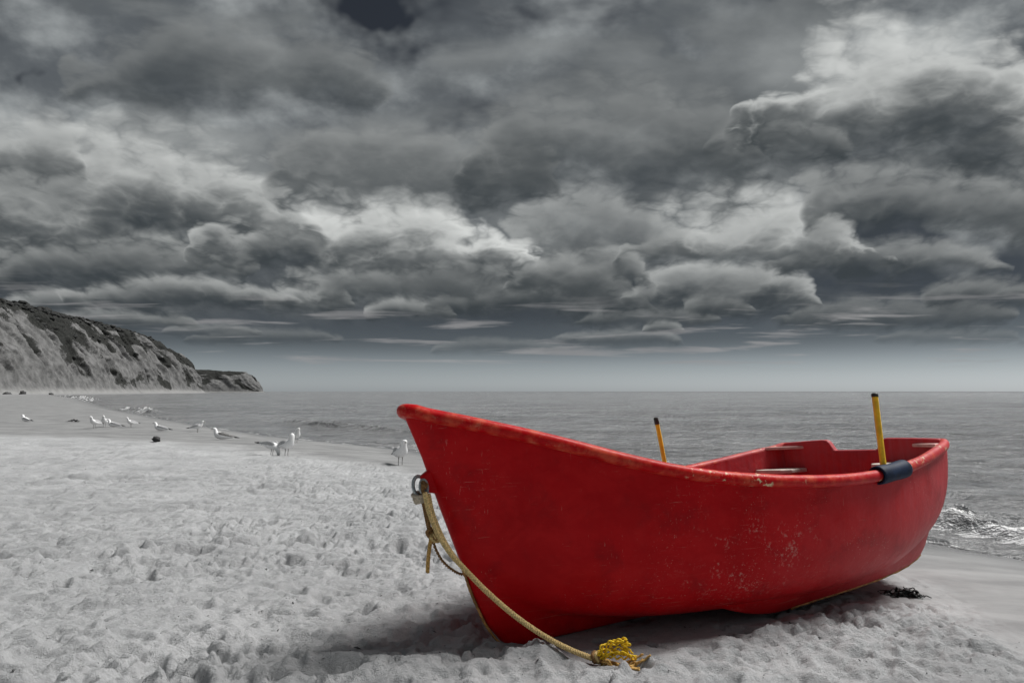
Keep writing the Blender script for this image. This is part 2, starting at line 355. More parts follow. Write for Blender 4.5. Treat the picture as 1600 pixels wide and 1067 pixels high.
def boat_material(name, inner=False, rim=False):
    N = material(name)
    ox, oy, oz = N.sep(N.oc)
    big = N.noise(N.oc, 2.2, 5, 0.6)
    fade_and_sun = N.ramp(N.m('ADD', ox, N.m('MULTIPLY', N.m('SUBTRACT', big, 0.5), 1.4)), 0.9, 3.0)
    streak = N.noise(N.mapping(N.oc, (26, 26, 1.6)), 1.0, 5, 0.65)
    mott = N.noise(N.mapping(N.oc, (1.4, 1.4, 2.2)), 3.0, 6, 0.68, 0.4)
    c = N.mix(N.ramp(big, 0.3, 0.75), (0.42, 0.0012, 0.004), (0.53, 0.002, 0.006))
    c = N.mix(N.m('MULTIPLY', N.ramp(mott, 0.42, 0.66), 0.5), c, (0.58, 0.010, 0.012))
    chalk_and_sun = N.m('MULTIPLY', fade_and_sun, N.ramp(streak, 0.30, 0.75, 0.25, 0.8))  # paler toward the stern: chalky fading, with the sunlit stern painted in too
    c = N.mix(N.m('MULTIPLY', chalk_and_sun, 0.85), c, (0.46, 0.085, 0.10))
    sp = N.noise(N.oc, 90.0, 3, 0.6); zone = N.noise(N.oc, 2.6, 3, 0.6)
    spk = N.m('MULTIPLY', N.ramp(sp, 0.655, 0.69), N.m('MULTIPLY', N.ramp(zone, 0.46, 0.64), N.ramp(ox, 0.4, 1.1, 0.25, 1.0)))
    c = N.mix(N.m('MULTIPLY', spk, 0.85), c, (0.58, 0.36, 0.30))
    scr = N.noise(N.mapping(N.oc, (9, 9, 160), (0.15, 0.35, 0)), 1.0, 4, 0.7)
    c = N.mix(N.m('MULTIPLY', N.m('MULTIPLY', N.ramp(scr, 0.64, 0.69), N.ramp(zone, 0.42, 0.60)), 0.6), c, (0.55, 0.22, 0.18))
    scr2 = N.noise(N.mapping(N.oc, (120, 120, 5), (0.0, 0.25, 0)), 1.0, 3, 0.7)
    c = N.mix(N.m('MULTIPLY', N.m('MULTIPLY', N.ramp(scr2, 0.66, 0.70), N.ramp(N.noise(N.oc, 4.5, 2), 0.48, 0.62)), 0.6), c, (0.55, 0.22, 0.19))
    # the scuffed belly amidships, and long dragging scrapes low down
    gx = N.m('MULTIPLY', N.m('SUBTRACT', ox, 1.12), 3.2); gz = N.m('MULTIPLY', N.m('SUBTRACT', oz, 0.33), 5.0)
    belly = N.m('EXPONENT', N.m('MULTIPLY', N.m('MULTIPLY_ADD', gx, gx, N.m('MULTIPLY', gz, gz)), -1.0))
    c = N.mix(N.m('MULTIPLY', N.m('MULTIPLY', belly, N.m('MULTIPLY', N.ramp(N.noise(N.oc, 48.0, 5, 0.7), 0.53, 0.64), N.ramp(N.noise(N.oc, 8.0, 3, 0.6), 0.45, 0.6))), 0.9), c, (0.60, 0.30, 0.26))
    low = N.ramp(oz, 0.34, 0.10); sl = N.noise(N.mapping(N.oc, (2.2, 2.2, 75)), 1.0, 4, 0.7)
    c = N.mix(N.m('MULTIPLY', N.m('MULTIPLY', low, N.ramp(sl, 0.60, 0.68)), 0.5), c, (0.50, 0.15, 0.11))
    dark = N.ramp(N.noise(N.oc, 5.0, 5, 0.7), 0.50, 0.75)
    c = N.mix(N.m('MULTIPLY', dark, 0.5), c, (0.23, 0.005, 0.008))
    if rim:
        wear = N.ramp(N.noise(N.oc, 13.0, 4, 0.65), 0.42, 0.72)
        c = N.mix(N.m('MULTIPLY', wear, 0.7), c, (0.66, 0.11, 0.055))
        chip = N.m('MULTIPLY', N.ramp(N.noise(N.oc, 34.0, 5, 0.7), 0.57, 0.63), N.m('MULTIPLY', N.ramp(N.noise(N.oc, 3.4, 2), 0.50, 0.58), N.ramp(ox, 0.3, 0.9, 0.12, 1.0)))
        c = N.mix(chip, c, (0.66, 0.58, 0.36))
    if inner:
        c = N.mix(N.m('MULTIPLY', N.ramp(N.noise(N.oc, 6.0, 5, 0.7), 0.4, 0.7), 0.5), c, (0.40, 0.05, 0.07))
    h = N.m('ADD', N.m('MULTIPLY', N.noise(N.oc, 5.0, 4, 0.55), 1.6), N.m('MULTIPLY', N.noise(N.oc, 160.0, 3, 0.6), 0.05))
    bump(N, h, 0.4, 0.016)
    return setp(N, col=c, rough=N.m('ADD', N.m('MULTIPLY', N.ramp(streak, 0.2, 0.8), 0.2), N.m('MULTIPLY_ADD', fade_and_sun, 0.14, 0.30)), spec=N.m('MULTIPLY_ADD', fade_and_sun, 0.20, 0.12))
MAT = dict(
    sand=sand_material(), sea=sea_material(),
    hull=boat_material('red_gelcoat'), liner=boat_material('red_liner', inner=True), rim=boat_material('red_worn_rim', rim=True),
    worn_edge=simple('worn_laminate', (0.40, 0.20, 0.06), 0.7, 0.5, 25, bmp=0.5),
    knee=simple('faded_pink_laminate', (0.62, 0.36, 0.33), 0.6, 0.25, 12, bmp=0.2),
    thwart=simple('bleached_board', (0.60, 0.52, 0.46), 0.65, 0.2, 14, bmp=0.3),
    yellow=simple('yellow_rod', (0.86, 0.50, 0.012), 0.45, 0.22, 18, bmp=0.15),
    black=simple('dark_cap', (0.02, 0.018, 0.015), 0.6, 0.4, 40),
    navy=simple('navy_rubber', (0.006, 0.016, 0.042), 0.6, 0.35, 22, spec=0.2, bmp=0.3),
    steel=simple('dull_steel', (0.42, 0.45, 0.45), 0.38, 0.35, 60, metal=0.85),
    rope=simple('tan_rope', (0.66, 0.49, 0.22), 0.85, 0.4, 160, bmp=0.8, bscale=500),
    rope_pale=simple('pale_rope', (0.55, 0.47, 0.36), 0.85, 0.3, 160, bmp=0.8, bscale=500),
    cord=simple('brown_cord', (0.26, 0.14, 0.05), 0.85, 0.4, 160, bmp=0.8, bscale=500),
    fray=simple('yellow_fibre', (0.80, 0.52, 0.010), 0.7, 0.3, 120),
    fray_tan=simple('tan_fibre', (0.54, 0.33, 0.10), 0.85, 0.45, 120),
    weed=simple('black_seaweed', (0.012, 0.012, 0.012), 0.45, 0.5, 60),
    shell=simple('shell_bits', (0.12, 0.12, 0.12), 0.8, 0.6, 30),
    stone=simple('dark_stone', (0.035, 0.035, 0.035), 0.8, 0.5, 30, bmp=0.5),
    feather=simple('white_feather', (0.86, 0.86, 0.86), 0.8, 0.05, 60),
    wing=simple('grey_feather', (0.44, 0.44, 0.445), 0.8, 0.28, 45),
    wing_mottled=simple('mottled_feather', (0.22, 0.215, 0.21), 0.8, 0.75, 70),
    quill=simple('black_feather', (0.03, 0.03, 0.03), 0.7, 0.4, 60),
    bill=simple('bill_horn', (0.30, 0.29, 0.26), 0.5, 0.3, 60),
    shank=simple('gull_leg', (0.26, 0.25, 0.24), 0.6, 0.3, 60),
)

# ------------------------------------------------------------------ the lie of the land
SEA_Z = -0.30
_sy = np.array([-60, -5, 3, 6.93, 10.5, 17.6, 21.9, 28, 41, 59, 100, 145, 266, 350, 500, 700, 780, 1000, 1500])
_sx = np.array([44, 11.3, 6.5, 4.17, 1.95, -2.6, -7.0, -12.0, -21.5, -34.5, -62, -92, -178, -205, -250, -308, -420, -1200, -2500])
def shore_x(y): return np.interp(y, _sy, _sx)
def shore_cos(y):
    g = (shore_x(y + 1.0) - shore_x(y - 1.0)) / 2.0
    return 1.0 / np.sqrt(1 + g * g)
def inland(x, y): return (shore_x(y) - x) * shore_cos(y)
def base_z(x, y):
    d = inland(x, y) + 0.10 * gnoise(x * .35, y * .35, 3)
    up = 0.38 * (1 - np.exp(-np.maximum(d, 0) / 2.7)) + 0.0012 * np.maximum(d - 15, 0)
    return SEA_Z + np.where(d > 0, up, np.maximum(d * 0.14, -3.0))
def axis(parts):
    out = [parts[0][0]]
    for a, b, step, grow in parts:
        p = out[-1]
        while p < b:
            p += step + grow * abs(p - a); out.append(p)
    return np.array(out)

# ------------------------------------------------------------------ beach
ys = axis([(-6, 1.2, .08, 0), (1.2, 2.2, .012, 0), (2.2, 60, .010, .0046), (60, 1400, .5, .05)])
xp = axis([(0, 2.6, .0125, 0), (2.6, 9, .013, .010), (9, 45, .2, .05)])
xn = axis([(0, 2.6, .0125, 0), (2.6, 14, .013, .008), (14, 900, .2, .05)])
xs = np.concatenate([-xn[:0:-1], xp])
GX, GY = np.meshgrid(xs, ys)
def build_beach():
    X, Y = GX, GY
    d = inland(X, Y)
    Zb = base_z(X, Y)
    dd = np.interp(Y, [0, 4, 11, 13, 15.6, 17.5, 25, 60], [2.9, 3.0, 2.6, 3.6, 5.0, 7.5, 10, 30])
    wd_ = .4 + .16 * np.maximum(Y - 8, 0)
    dry = sstep(-wd_, wd_, d - dd + .55 * fbm(X * .9, Y * .9, 4, 11))
    dry_soft = sstep(-1.2, 1.5, d - dd)
    soak = sstep(1.25, .1, d + .25 * fbm(X * .5, Y * .5, 3, 21))
    rough = dry * (0.55 + 0.45 * sstep(-.3, .4, fbm(X * .45, Y * .45, 2, 5)))
    H = .030 * fbm(X * .8, Y * .8, 3, 30) * (.25 + .75 * dry)
    H += rough * (.024 * fbm(X * 2.0, Y * 2.6, 3, 31))
    # trodden sand: hollows with pushed-up rims
    nst = 0
    S = np.zeros_like(H)
    def stamp(cx, cy, a, b, rot, depth, rim):
        R = 2.6 * max(a, b)
        i0, i1 = np.searchsorted(ys, [cy - R, cy + R]); j0, j1 = np.searchsorted(xs, [cx - R, cx + R])
        if i1 - i0 < 2 or j1 - j0 < 2: return
        sx = X[i0:i1, j0:j1] - cx; sy = Y[i0:i1, j0:j1] - cy
        c, s = math.cos(rot), math.sin(rot)
        u = (sx * c + sy * s) / a; v = (-sx * s + sy * c) / b
        r2 = u * u + v * v + .25 * gnoise(X[i0:i1, j0:j1] * 9, Y[i0:i1, j0:j1] * 9, 40)
        r2 = np.maximum(r2, 0); r = np.sqrt(r2)
        S[i0:i1, j0:j1] += -depth * (1 - sstep(.70, 1.05, r)) + rim * np.exp(-((r - 1.25) / .28) ** 2) * (.6 + .4 * np.tanh(2 * u))
    for k in range(820):
        y = 1.6 * (14.0 / 1.6) ** rng.random() ** .9
        x = rng.uniform(-1.0, .95) * (y * .95 + 1.0)
        if inland(np.array([x]), np.array([y]))[0] < np.interp(y, [0, 4, 11, 13, 15.6], [3.3, 3.3, 2.7, 3.6, 5.0]): continue
        sc_ = rng.uniform(.7, 1.15)
        stamp(x, y, .135 * sc_, .062 * sc_ * rng.uniform(.8, 1.3), rng.normal(.5, .9), rng.uniform(.016, .05) * sc_, rng.uniform(.008, .026) * sc_)
    for k in range(4000):      # small pocks and clods
        y = 2.2 * (8.5 / 2.2) ** rng.random()
        x = rng.uniform(-1.0, .95) * (y * .9 + .6)
        s_ = rng.uniform(.012, .042); sg = rng.choice([-.7, 1])
        stamp(x, y, s_ * rng.uniform(1, 1.6), s_, rng.uniform(0, 3.1), sg * rng.uniform(.006, .022), rng.uniform(0, .006))
    H += S * rough
    # long shallow drag marks
    for k in range(30):
        a = rng.uniform(.05, .6); cx, cy = rng.uniform(-7, -0.8), rng.uniform(3.5, 9.5); L = rng.uniform(.5, 1.6)
        u = (X - cx) * math.cos(a) + (Y - cy) * math.sin(a); v = -(X - cx) * math.sin(a) + (Y - cy) * math.cos(a) + .05 * np.sin(u * 3 + k)
        H += rough * .036 * np.exp(-(u / L) ** 4) * (-np.exp(-(v / .05) ** 2) + .8 * np.exp(-((v - .11) / .045) ** 2))
    # crusty, clotted dry sand
    calm = 1 - .9 * np.exp(-(((X - .55) / .55) ** 2 + ((Y - 3.02) / .22) ** 2)); rough = rough * calm
    lump = .15 + .85 * sstep(-.1, .4, fbm(X * 1.3, Y * 1.6, 3, 52))
    cl = np.abs(fbm(X * 4.6, Y * 6.5, 5, 50, .6)); H += rough * lump * .032 * (cl - .25)
    pk = sstep(.22, .42, fbm(X * 3.6, Y * 7.5, 4, 55, .6)); H -= rough * .034 * pk
    pk2 = sstep(.30, .5, fbm(X * 9, Y * 15, 3, 58, .6)); H -= rough * .028 * pk2
    cl2 = np.maximum(fbm(X * 16, Y * 16, 3, 60), 0.08); H += rough * lump * .015 * cl2
    near = np.exp(-np.maximum(Y - 5, 0) / 3.0)
    H += rough * near * .008 * fbm(X * 34, Y * 34, 2, 70)
    # churned bank beside the boat (toward the sea) and sand heaped at the forefoot
    bank = np.exp(-(((X - 1.75) / .75) ** 2 + ((Y - 3.55) / .35) ** 2)); H += bank * (.030 + .05 * np.abs(fbm(X * 5, Y * 5, 4, 80))) * dry
    H += .050 * np.exp(-(((X - .22) / .25) ** 2 + ((Y - 3.12) / .10) ** 2)) * (1 + .5 * fbm(X * 6, Y * 6, 2, 90))
    H += .030 * np.exp(-(((X + .35) / .4) ** 2 + ((Y - 2.95) / .14) ** 2)) * (1 + .7 * fbm(X * 5, Y * 5, 3, 91))
    H += .026 * np.exp(-(((X - 1.25) / .30) ** 2 + ((Y - 3.72) / .12) ** 2))
    # flat damp sand: faint wash lines
    damp = (1 - dry) * sstep(-.2, .5, d)
    H += damp * (.016 * fbm(X * .9, Y * .9, 3, 95) + .006 * fbm(X * 3.2, Y * 4, 4, 96) * sstep(.6, 2.2, d))
    H *= np.where(d > 0, 1, .3)
    # hollow pressed by the hull so that nothing pokes through it
    bx = (X - BOAT_LOC[0]) * E1[0] + (Y - BOAT_LOC[1]) * E1[1]; bt = -(X - BOAT_LOC[0]) * E1[1] + (Y - BOAT_LOC[1]) * E1[0]
    under = sstep(-.05, .25, bx) * sstep(3.1, 2.9, bx) * sstep(.55, .38, np.abs(bt + .02))
    Z = Zb + H
    Z = np.where(under > 0, Z * (1 - under) + np.minimum(Z, -.005) * under, Z)
    keep = (np.abs(X) < np.abs(Y) * 1.25 + 6)
    kq = keep[:-1, :-1] & (d[:-1, :-1] > -9) & (d[:-1, :-1] < 420)
    o = grid_mesh('beach', np.stack([X, Y, Z], -1), MAT['sand'], keep=kq, attrs={'dry': dry * (.62 + .38 * dry_soft), 'soak': soak})
    tag(o, 'pale churned dry sand running down to smooth damp sand', None, kind='structure')
    return Z
# the boat's place (bow to stern along E1, heeled slightly away)
BOAT_LOC = np.array([-0.0009, 3.3376, 0.0]); BOAT_YAW, BOAT_ROLL = 0.5622, 0.0855
E1 = np.array([math.cos(BOAT_YAW), math.sin(BOAT_YAW)])
SAND_Z = build_beach()
def sand_z(x, y):
    i = np.clip(np.searchsorted(ys, y) - 1, 0, len(ys) - 2); j = np.clip(np.searchsorted(xs, x) - 1, 0, len(xs) - 2)
    a = (x - xs[j]) / (xs[j + 1] - xs[j]); b = (y - ys[i]) / (ys[i + 1] - ys[i])
    return float((SAND_Z[i, j] * (1 - a) + SAND_Z[i, j + 1] * a) * (1 - b) + (SAND_Z[i + 1, j] * (1 - a) + SAND_Z[i + 1, j + 1] * a) * b)
def on_sand(u, v):
    z = 0.0
    for _ in range(12):
        p = on_plane(u, v, z); z = .5 * z + .5 * float(base_z(np.array([p[0]]), np.array([p[1]]))[0])
    p = on_plane(u, v, z); p[2] = sand_z(p[0], p[1]); return p

# ------------------------------------------------------------------ sea
def build_sea():
    yy = axis([(-30, 2, .8, 0), (2, 4.5, .06, 0), (4.5, 9, .026, 0), (9, 110, .03, .0085), (110, 1000, 1.0, .035), (1000, 60000, 40, .12)])
    ww = axis([(-1.2, 2.0, .026, 0), (2.0, 70, .03, .0115), (70, 70000, 1.0, .06)])
    W, Y = np.meshgrid(ww, yy)
    X = shore_x(Y) + W / shore_cos(Y)
    s = Y / shore_cos(Y)
    deep = sstep(.1, 5, W)
    res = np.maximum(np.abs(Y - 9) * .0065, .03)
    Z = np.full_like(X, 0.0)
    for lam, amp, sd in ((9, .06, 1), (3.6, .052, 2), (1.7, .040, 3), (.8, .022, 4), (.36, .009, 5)):
        ok = sstep(lam * .45, lam * .2, res) if lam < 9 else sstep(3., 1., res)
        n = gnoise(W / lam + .3 * gnoise(s / lam * .4, W / lam * .4, sd + 20), s / lam * .33, 100 + sd)
        Z += amp * ok * (1.0 - 1.7 * np.abs(n)) * (.25 + .75 * deep) if lam > 1 else amp * ok * n * 1.4 * (.4 + .6 * deep)
    foam = np.zeros_like(X)
    def breaker(w0, y0, y1, A, foamy, sd, fw=.10, bw=.50):
        i0, i1 = np.searchsorted(yy, [y0, y1]); j1 = int(np.searchsorted(ww, w0 + 4 * bw + 1.0)); sl = (slice(i0, i1), slice(0, j1))
        Y_, W_, s_ = Y[sl], W[sl], s[sl]
        m = sstep(y0, y0 + .25 * (y1 - y0), Y_) * sstep(y1, y1 - .25 * (y1 - y0), Y_)
        wl = w0 + .22 * fbm(s_ * .35, s_ * 0 + sd, 3, 120 + sd) + .05 * gnoise(s_ * 2.1, s_ * 0 + sd, 7)
        a = A * np.maximum(.25, .75 + .7 * fbm(s_ * .55, s_ * 0 + 3.3 * sd, 3, 140 + sd)) * m
        t = W_ - wl
        prof = np.where(t < 0, np.exp(-(t / fw) ** 2), np.exp(-(t / bw) ** 2))
        tumble = fbm(s_ * 3.2, W_ * 4.5, 4, 160 + sd)
        Z[sl] += a * prof * (1 + .5 * tumble)
        patch = sstep(-.25, .35, fbm(s_ * .8, s_ * 0 + 9.1 * sd, 3, 180 + sd))
        fo = m * foamy * (patch * .8 + .25) * np.exp(-((t + .5 * fw) / (1.5 * fw)) ** 2) * (.75 + .6 * tumble)
        fo = np.maximum(fo, m * foamy * .55 * patch * np.where((t > 0) & (t < bw), np.maximum(fbm(s_ * 1.5, W_ * 3, 4, 200 + sd), 0) * 1.4, 0))
        foam[sl] = np.maximum(foam[sl], fo)
    breaker(.75, 1.0, 10.5, .33, 1.25, 1, .17, .45)
    breaker(1.55, 2.0, 12, .060, .16, 2, .2, .6)
    breaker(.60, 9.0, 21, .07, .55, 6, .10, .4)
    breaker(3.6, 19, 33, .13, .28, 3, .2, .8)
    breaker(.7, 42, 60, .24, .95, 4, .25, .7)
    breaker(.8, 70, 240, .40, .9, 5, .8, 2.0)
    # thin wash running up the sand with a lacy edge
    edge = np.broadcast_to((-.10 + .16 * fbm(s[:, :1] * .6, s[:, :1] * 0 + 5, 3, 210)), W.shape)
    foam = np.maximum(foam, .62 * np.exp(-((W - edge - .06) / .05) ** 2) * sstep(-.3, .2, fbm(s[:, :1] * 1.2, s[:, :1] * 0 + 1, 2, 220)))
    J = int(np.searchsorted(ww, 1.0)); fl = np.zeros_like(W); fl[:, :J] = np.maximum(fbm(s[:, :J] * 2.2, W[:, :J] * 5, 4, 230) + .25, 0)
    foam = np.maximum(foam, .40 * sstep(0, .15, W - edge) * sstep(.75, .3, W) * fl)
    Zs = SEA_Z + np.where(W > edge, .012, -.25 * (edge - W) - .0) * 1.0 + Z * sstep(-.05, .35, W - edge)
    Zs = np.where(Y > 300, SEA_Z + Z * .2, Zs)
    o = grid_mesh('sea', np.stack([X, Y, Zs], -1), MAT['sea'], attrs={'foam': foam})
    tag(o, 'choppy grey sea reaching the horizon', None, kind='structure')
build_sea()

# ------------------------------------------------------------------ cliffs and headland
def cliff_material():
    N = material('cliff_rock')
    veg = attr(N, 'veg'); band = attr(N, 'band')
    n1 = N.noise(N.oc, 0.22, 6, 0.65); n2 = N.noise(N.oc, 1.1, 5, 0.7)
    c = N.mix(N.ramp(n1, 0.3, 0.7), (0.10, 0.10, 0.099), (0.20, 0.199, 0.197))
    c = N.mix(N.m('MULTIPLY', N.ramp(n2, 0.55, 0.8), 0.45), c, (0.11, 0.11, 0.108))
    c = N.mix(band, c, (0.42, 0.42, 0.41))
    m = N.ramp(N.m('ADD', veg, N.m('MULTIPLY', N.m('SUBTRACT', n2, 0.5), 0.7)), 0.42, 0.56)
    c = N.mix(m, c, N.mix(N.ramp(n2, 0.3, 0.7), (0.016, 0.017, 0.016), (0.045, 0.046, 0.043)))
    bump(N, N.m('ADD', n1, N.m('MULTIPLY', n2, 0.4)), 0.7, 1.2)
    return setp(N, col=c, rough=0.9, spec=0.1)
MAT['cliff'] = cliff_material()
MAT['scrub'] = simple('dark_scrub', (0.022, 0.023, 0.022), 0.9, 0.5, 1.5)
MAT['rock'] = simple('wet_rock', (0.05, 0.05, 0.05), 0.7, 0.5, 0.8, bmp=0.6, bscale=3)
def build_cliff(name, label, base, table, setback, nI, nJ, vegf, sd, amp):
    b = spline(base, nI); T = np.gradient(b, axis=0); T /= np.linalg.norm(T, axis=1)[:, None]
    nrm = np.stack([-T[:, 1], T[:, 0]], 1)                       # inland, left of the walk along the foot
    f = np.concatenate([np.linspace(0, 1, nJ), np.linspace(1.05, 3.0, 14)])
    top = b + nrm * setback
    u = 800 + F_PX * top[:, 0] / top[:, 1]
    v = np.interp(u, [t[0] for t in table], [t[1] for t in table])
    Htop = (611 - v) / F_PX * top[:, 1] + EYE
    L = np.concatenate([[0], np.cumsum(np.linalg.norm(np.diff(b, axis=0), axis=1))])
    S, Fj = np.meshgrid(L, f, indexing='ij')
    g = np.interp(Fj, [0, .06, .20, .50, .72, 1.0, 1.4, 3.0], [0, .07, .24, .66, .86, 1.0, 1.01, .9])
    Hh = Htop[:, None] * g
    sk = S + Hh * (.85 + .35 * fbm(S / 70., Hh / 60., 2, sd + 9)) + 5 * fbm(S / 25., Hh / 14., 3, sd + 11)                                            # beds and gullies lean along the cliff
    k = 2 * np.pi
    gully = 1 - 2 * np.abs(gnoise(sk / 24., Hh / 130., sd)); gully2 = 1 - 2 * np.abs(gnoise(sk / 9., Hh / 60., sd + 1)); fine = fbm(sk / 4., Hh / 9., 4, sd + 2)
    win = sstep(.05, .32, Fj) * sstep(1.15, .85, Fj)
    off = (gully * amp + gully2 * amp * .42 + fine * amp * .22) * win
    V = np.zeros(S.shape + (3,))
    V[..., :2] = b[:, None] + nrm[:, None] * (Fj * setback - off)[..., None]
    V[..., 2] = SEA_Z - .6 + Hh + (fine * amp * .18 + fbm(S / 12., Fj * 6, 3, sd + 5) * amp * .25) * sstep(.1, .5, Fj)
    vp = fbm(sk / 34., Hh / 16., 4, sd + 7)
    veg = np.clip(vegf(u[:, None], g, Fj) + .85 * vp - .25 * gully * win, 0, 1)
    band = sstep(.10, .02, g) * .45
    o = grid_mesh(name, V, MAT['cliff'], attrs={'veg': veg, 'band': np.broadcast_to(band, S.shape).copy()})
    tag(o, label, None, kind='structure')
    return o, V, veg, Fj
def veg_main(u, g, f): return .29 + .71 * sstep(.50, .80, g) + .22 * sstep(230, 300, u) + .12 * np.exp(-((g - .45) / .14) ** 2) - .45 * sstep(.16, .04, g) - .25 * sstep(40, -10, u) * sstep(.8, .6, g)
cl, CV, CVEG, CF = build_cliff('cliff', 'eroded pale cliff with dark scrub along its sloping crest', [(-86, 60), (-125, 145), (-206, 266), (-232, 350), (-272, 500), (-304, 640), (-310, 690), (-322, 712), (-352, 722)],
    [(-900, 330), (-150, 432), (0, 467), (50, 479), (100, 492), (150, 502), (200, 515), (230, 527), (255, 543), (280, 560), (300, 574), (309, 585), (313, 597), (320, 611), (340, 612)], 38, 620, 130, veg_main, 300, 4.8)
def veg_head(u, g, f): return .10 + .75 * sstep(.75, .95, g) + .8 * sstep(352, 320, u) * sstep(.25, .5, g)
build_cliff('headland', 'distant headland with flat dark top beyond the cliff', [(-640, 860), (-560, 975), (-480, 1060), (-428, 1098), (-412, 1112), (-408, 1128), (-425, 1150), (-470, 1170)],
    [(100, 572), (300, 576), (330, 577), (352, 579), (384, 580), (392, 586), (397, 594), (402, 606), (405, 612), (420, 612)], 22, 260, 60, veg_head, 340, 2.6)
def blob(r, sub=2, rough=.35, flat=.7, sd=0, fr=1.6):
    bm = bmesh.new(); bmesh.ops.create_icosphere(bm, subdivisions=sub, radius=1.0)
    v = np.array([q.co[:] for q in bm.verts]); f = [tuple(w.index for w in q.verts) for q in bm.faces]; bm.free()
    n = fbm(v[:, 0] * fr + sd * 3.1, v[:, 1] * fr + v[:, 2] * fr * 1.3 - sd, 3, 400 + sd % 50)
    return v * (1 + rough * n)[:, None] * np.array([r, r, r * flat]), f
# scrub standing on the crest and clinging in the gullies: one mass
idx = np.argwhere((CVEG > .62) & (CF < 1.25) & (CF > .15) & (CV[..., 1] > 150) & (CV[..., 1] < 720))
wgt = (CF[idx[:, 0], idx[:, 1]] > .8) * 3.0 + .5
pick = idx[rng.choice(len(idx), 620, p=wgt / wgt.sum())]
arr = []
for q, (i, j) in enumerate(pick):
    v, f = blob(rng.uniform(.9, 2.3), 1 if CV[i, j, 1] > 420 else 2, .5, rng.uniform(.45, .75), q)
    arr.append((v + CV[i, j] + np.array([0, 0, .2]), f))
tag(merged('scrub', arr, MAT['scrub']), 'dark scrub bushes covering the cliff crest', None, kind='stuff')
def rock_thing(u, v, w, hpx, sd, label, depth=None):
    p = on_plane(u, v, SEA_Z + .2)
    s = w / F_PX * p[1] / 2
    vv, f = blob(s, 3, .55, hpx / w * 1.2, sd, 1.4)
    o = mesh_obj('boulder', vv, f, MAT['rock']); o.location = (p[0], p[1], SEA_Z + .15 + s * .2)
    tag(o, label, 'boulder', 'boulders at the cliff foot'); return o
rock_thing(36, 616.6, 9, 8, 3, 'tall dark boulder at the foot of the pale cliff face')
rock_thing(62, 615.6, 22, 6, 5, 'long low dark rock mass on the beach below the cliff')
rock_thing(80, 616.6, 6, 4, 8, 'small dark rock lying on the sand off the low rock mass')
rock_thing(12, 616.6, 11, 5, 12, 'dark weedy rock by the cliff where the beach bends')
# flat reef off the headland tip
pr = on_plane(392, 612.4, SEA_Z); arr = []
for k in range(16):
    v, f = blob(rng.uniform(3, 6), 2, .5, .3, 50 + k); arr.append((v + np.array([pr[0] - 30 + 60 * k / 15, pr[1] + rng.uniform(-5, 5), SEA_Z + .4]), f))
o = merged('reef', arr, MAT['rock']); tag(o, 'low dark reef jutting from the headland tip', None, kind='structure')

# ------------------------------------------------------------------ the boat
def natural(xk, yk):
    n = len(xk); A = np.zeros((n, n)); r = np.zeros(n); A[0, 0] = A[-1, -1] = 1; h = np.diff(xk)
    for i in range(1, n - 1):
        A[i, i - 1] = h[i - 1]; A[i, i] = 2 * (h[i - 1] + h[i]); A[i, i + 1] = h[i]
        r[i] = 6 * ((yk[i + 1] - yk[i]) / h[i] - (yk[i] - yk[i - 1]) / h[i - 1])
    m = np.linalg.solve(A, r)
    def f(x):
        x = np.asarray(x, float); i = np.clip(np.searchsorted(xk, x) - 1, 0, n - 2); d = h[i]; a = (xk[i + 1] - x) / d; b = (x - xk[i]) / d
        return a * yk[i] + b * yk[i + 1] + ((a ** 3 - a) * m[i] + (b ** 3 - b) * m[i + 1]) * d * d / 6
    return f
XB, XS = -0.528, 3.0127
_k = np.linspace(XB, XS, 7)
HB = natural(_k, np.array([.030, .2799, .4891, .6579, .7465, .7319, .6093]))       # half beam at the rim
HZ = natural(_k, np.array([1.1542, .9939, .8214, .7354, .7163, .7691, .8559]))      # rim height
_st = np.array([(-.530, 1.121), (-.497, 1.039), (-.437, .900), (-.348, .653), (-.245, .392), (-.223, .331), (-.196, .256), (-.127, .116), (-.051, .026), (.02, 0), (.3, 0), (1.3, 0), (2.0, .03), (2.6, .075), (3.02, .095)])
def keel_z(x): return np.interp(x, _st[:, 0], _st[:, 1])
_hb = np.array([(-.530, 1.121), (-.497, 1.039), (-.437, .900), (-.348, .653), (-.245, .392), (-.19, .312), (-.1, .235), (0, .185), (.2, .125), (.5, .070), (1.0, .030), (1.5, .020), (2.2, .045), (2.6, .075), (3.02, .105)])
_hbf = natural(_hb[4:, 0], _hb[4:, 1])
def body_z(x): return np.where(x < -.245, np.interp(x, _hb[:, 0], _hb[:, 1]), _hbf(np.maximum(x, -.245)))
def expo(x): return np.interp(x, [-.56, -.3, 0, .3, .7, 2.3, 3.0], [1.35, 1.7, 2.3, 3.0, 3.6, 3.7, 2.6])
_tau = np.array([0, .012, .03, .055, .085, .12, .16, .21, .27, .34, .42, .50, .58, .66, .74, .80, .86])
def half_section(x, shrink=0.0, top=0.0, floor=None, nside=18):
    m = float(expo(x)); B = max(float(HB(x)) - shrink, .006); Zt = float(HZ(x)) - top; z0 = float(body_z(x))
    z0 = min(z0, Zt - .01)
    eta = 1 - (1 - _tau ** m) ** (1 / m)
    e2 = np.linspace(eta[-1], 1, nside)[1:]
    t2 = (1 - (1 - e2) ** m) ** (1 / m)
    tau = np.concatenate([_tau, t2]); et = np.concatenate([eta, e2])
    fl = np.interp(x, [-.5, 0, .6, 3.0], [.0, .07, .045, .05])
    t = B * tau * (1 - fl * (1 - et) * np.minimum(tau * 1.5, 1))
    z = z0 + (Zt - z0) * et
    fin = max(z0 - float(keel_z(x)), 0.0)
    wd = .055
    z = z - fin * np.exp(-(t / wd) ** 4)
    if floor is not None: z = np.maximum(z, np.minimum(floor, Zt - .02))
    return t, z
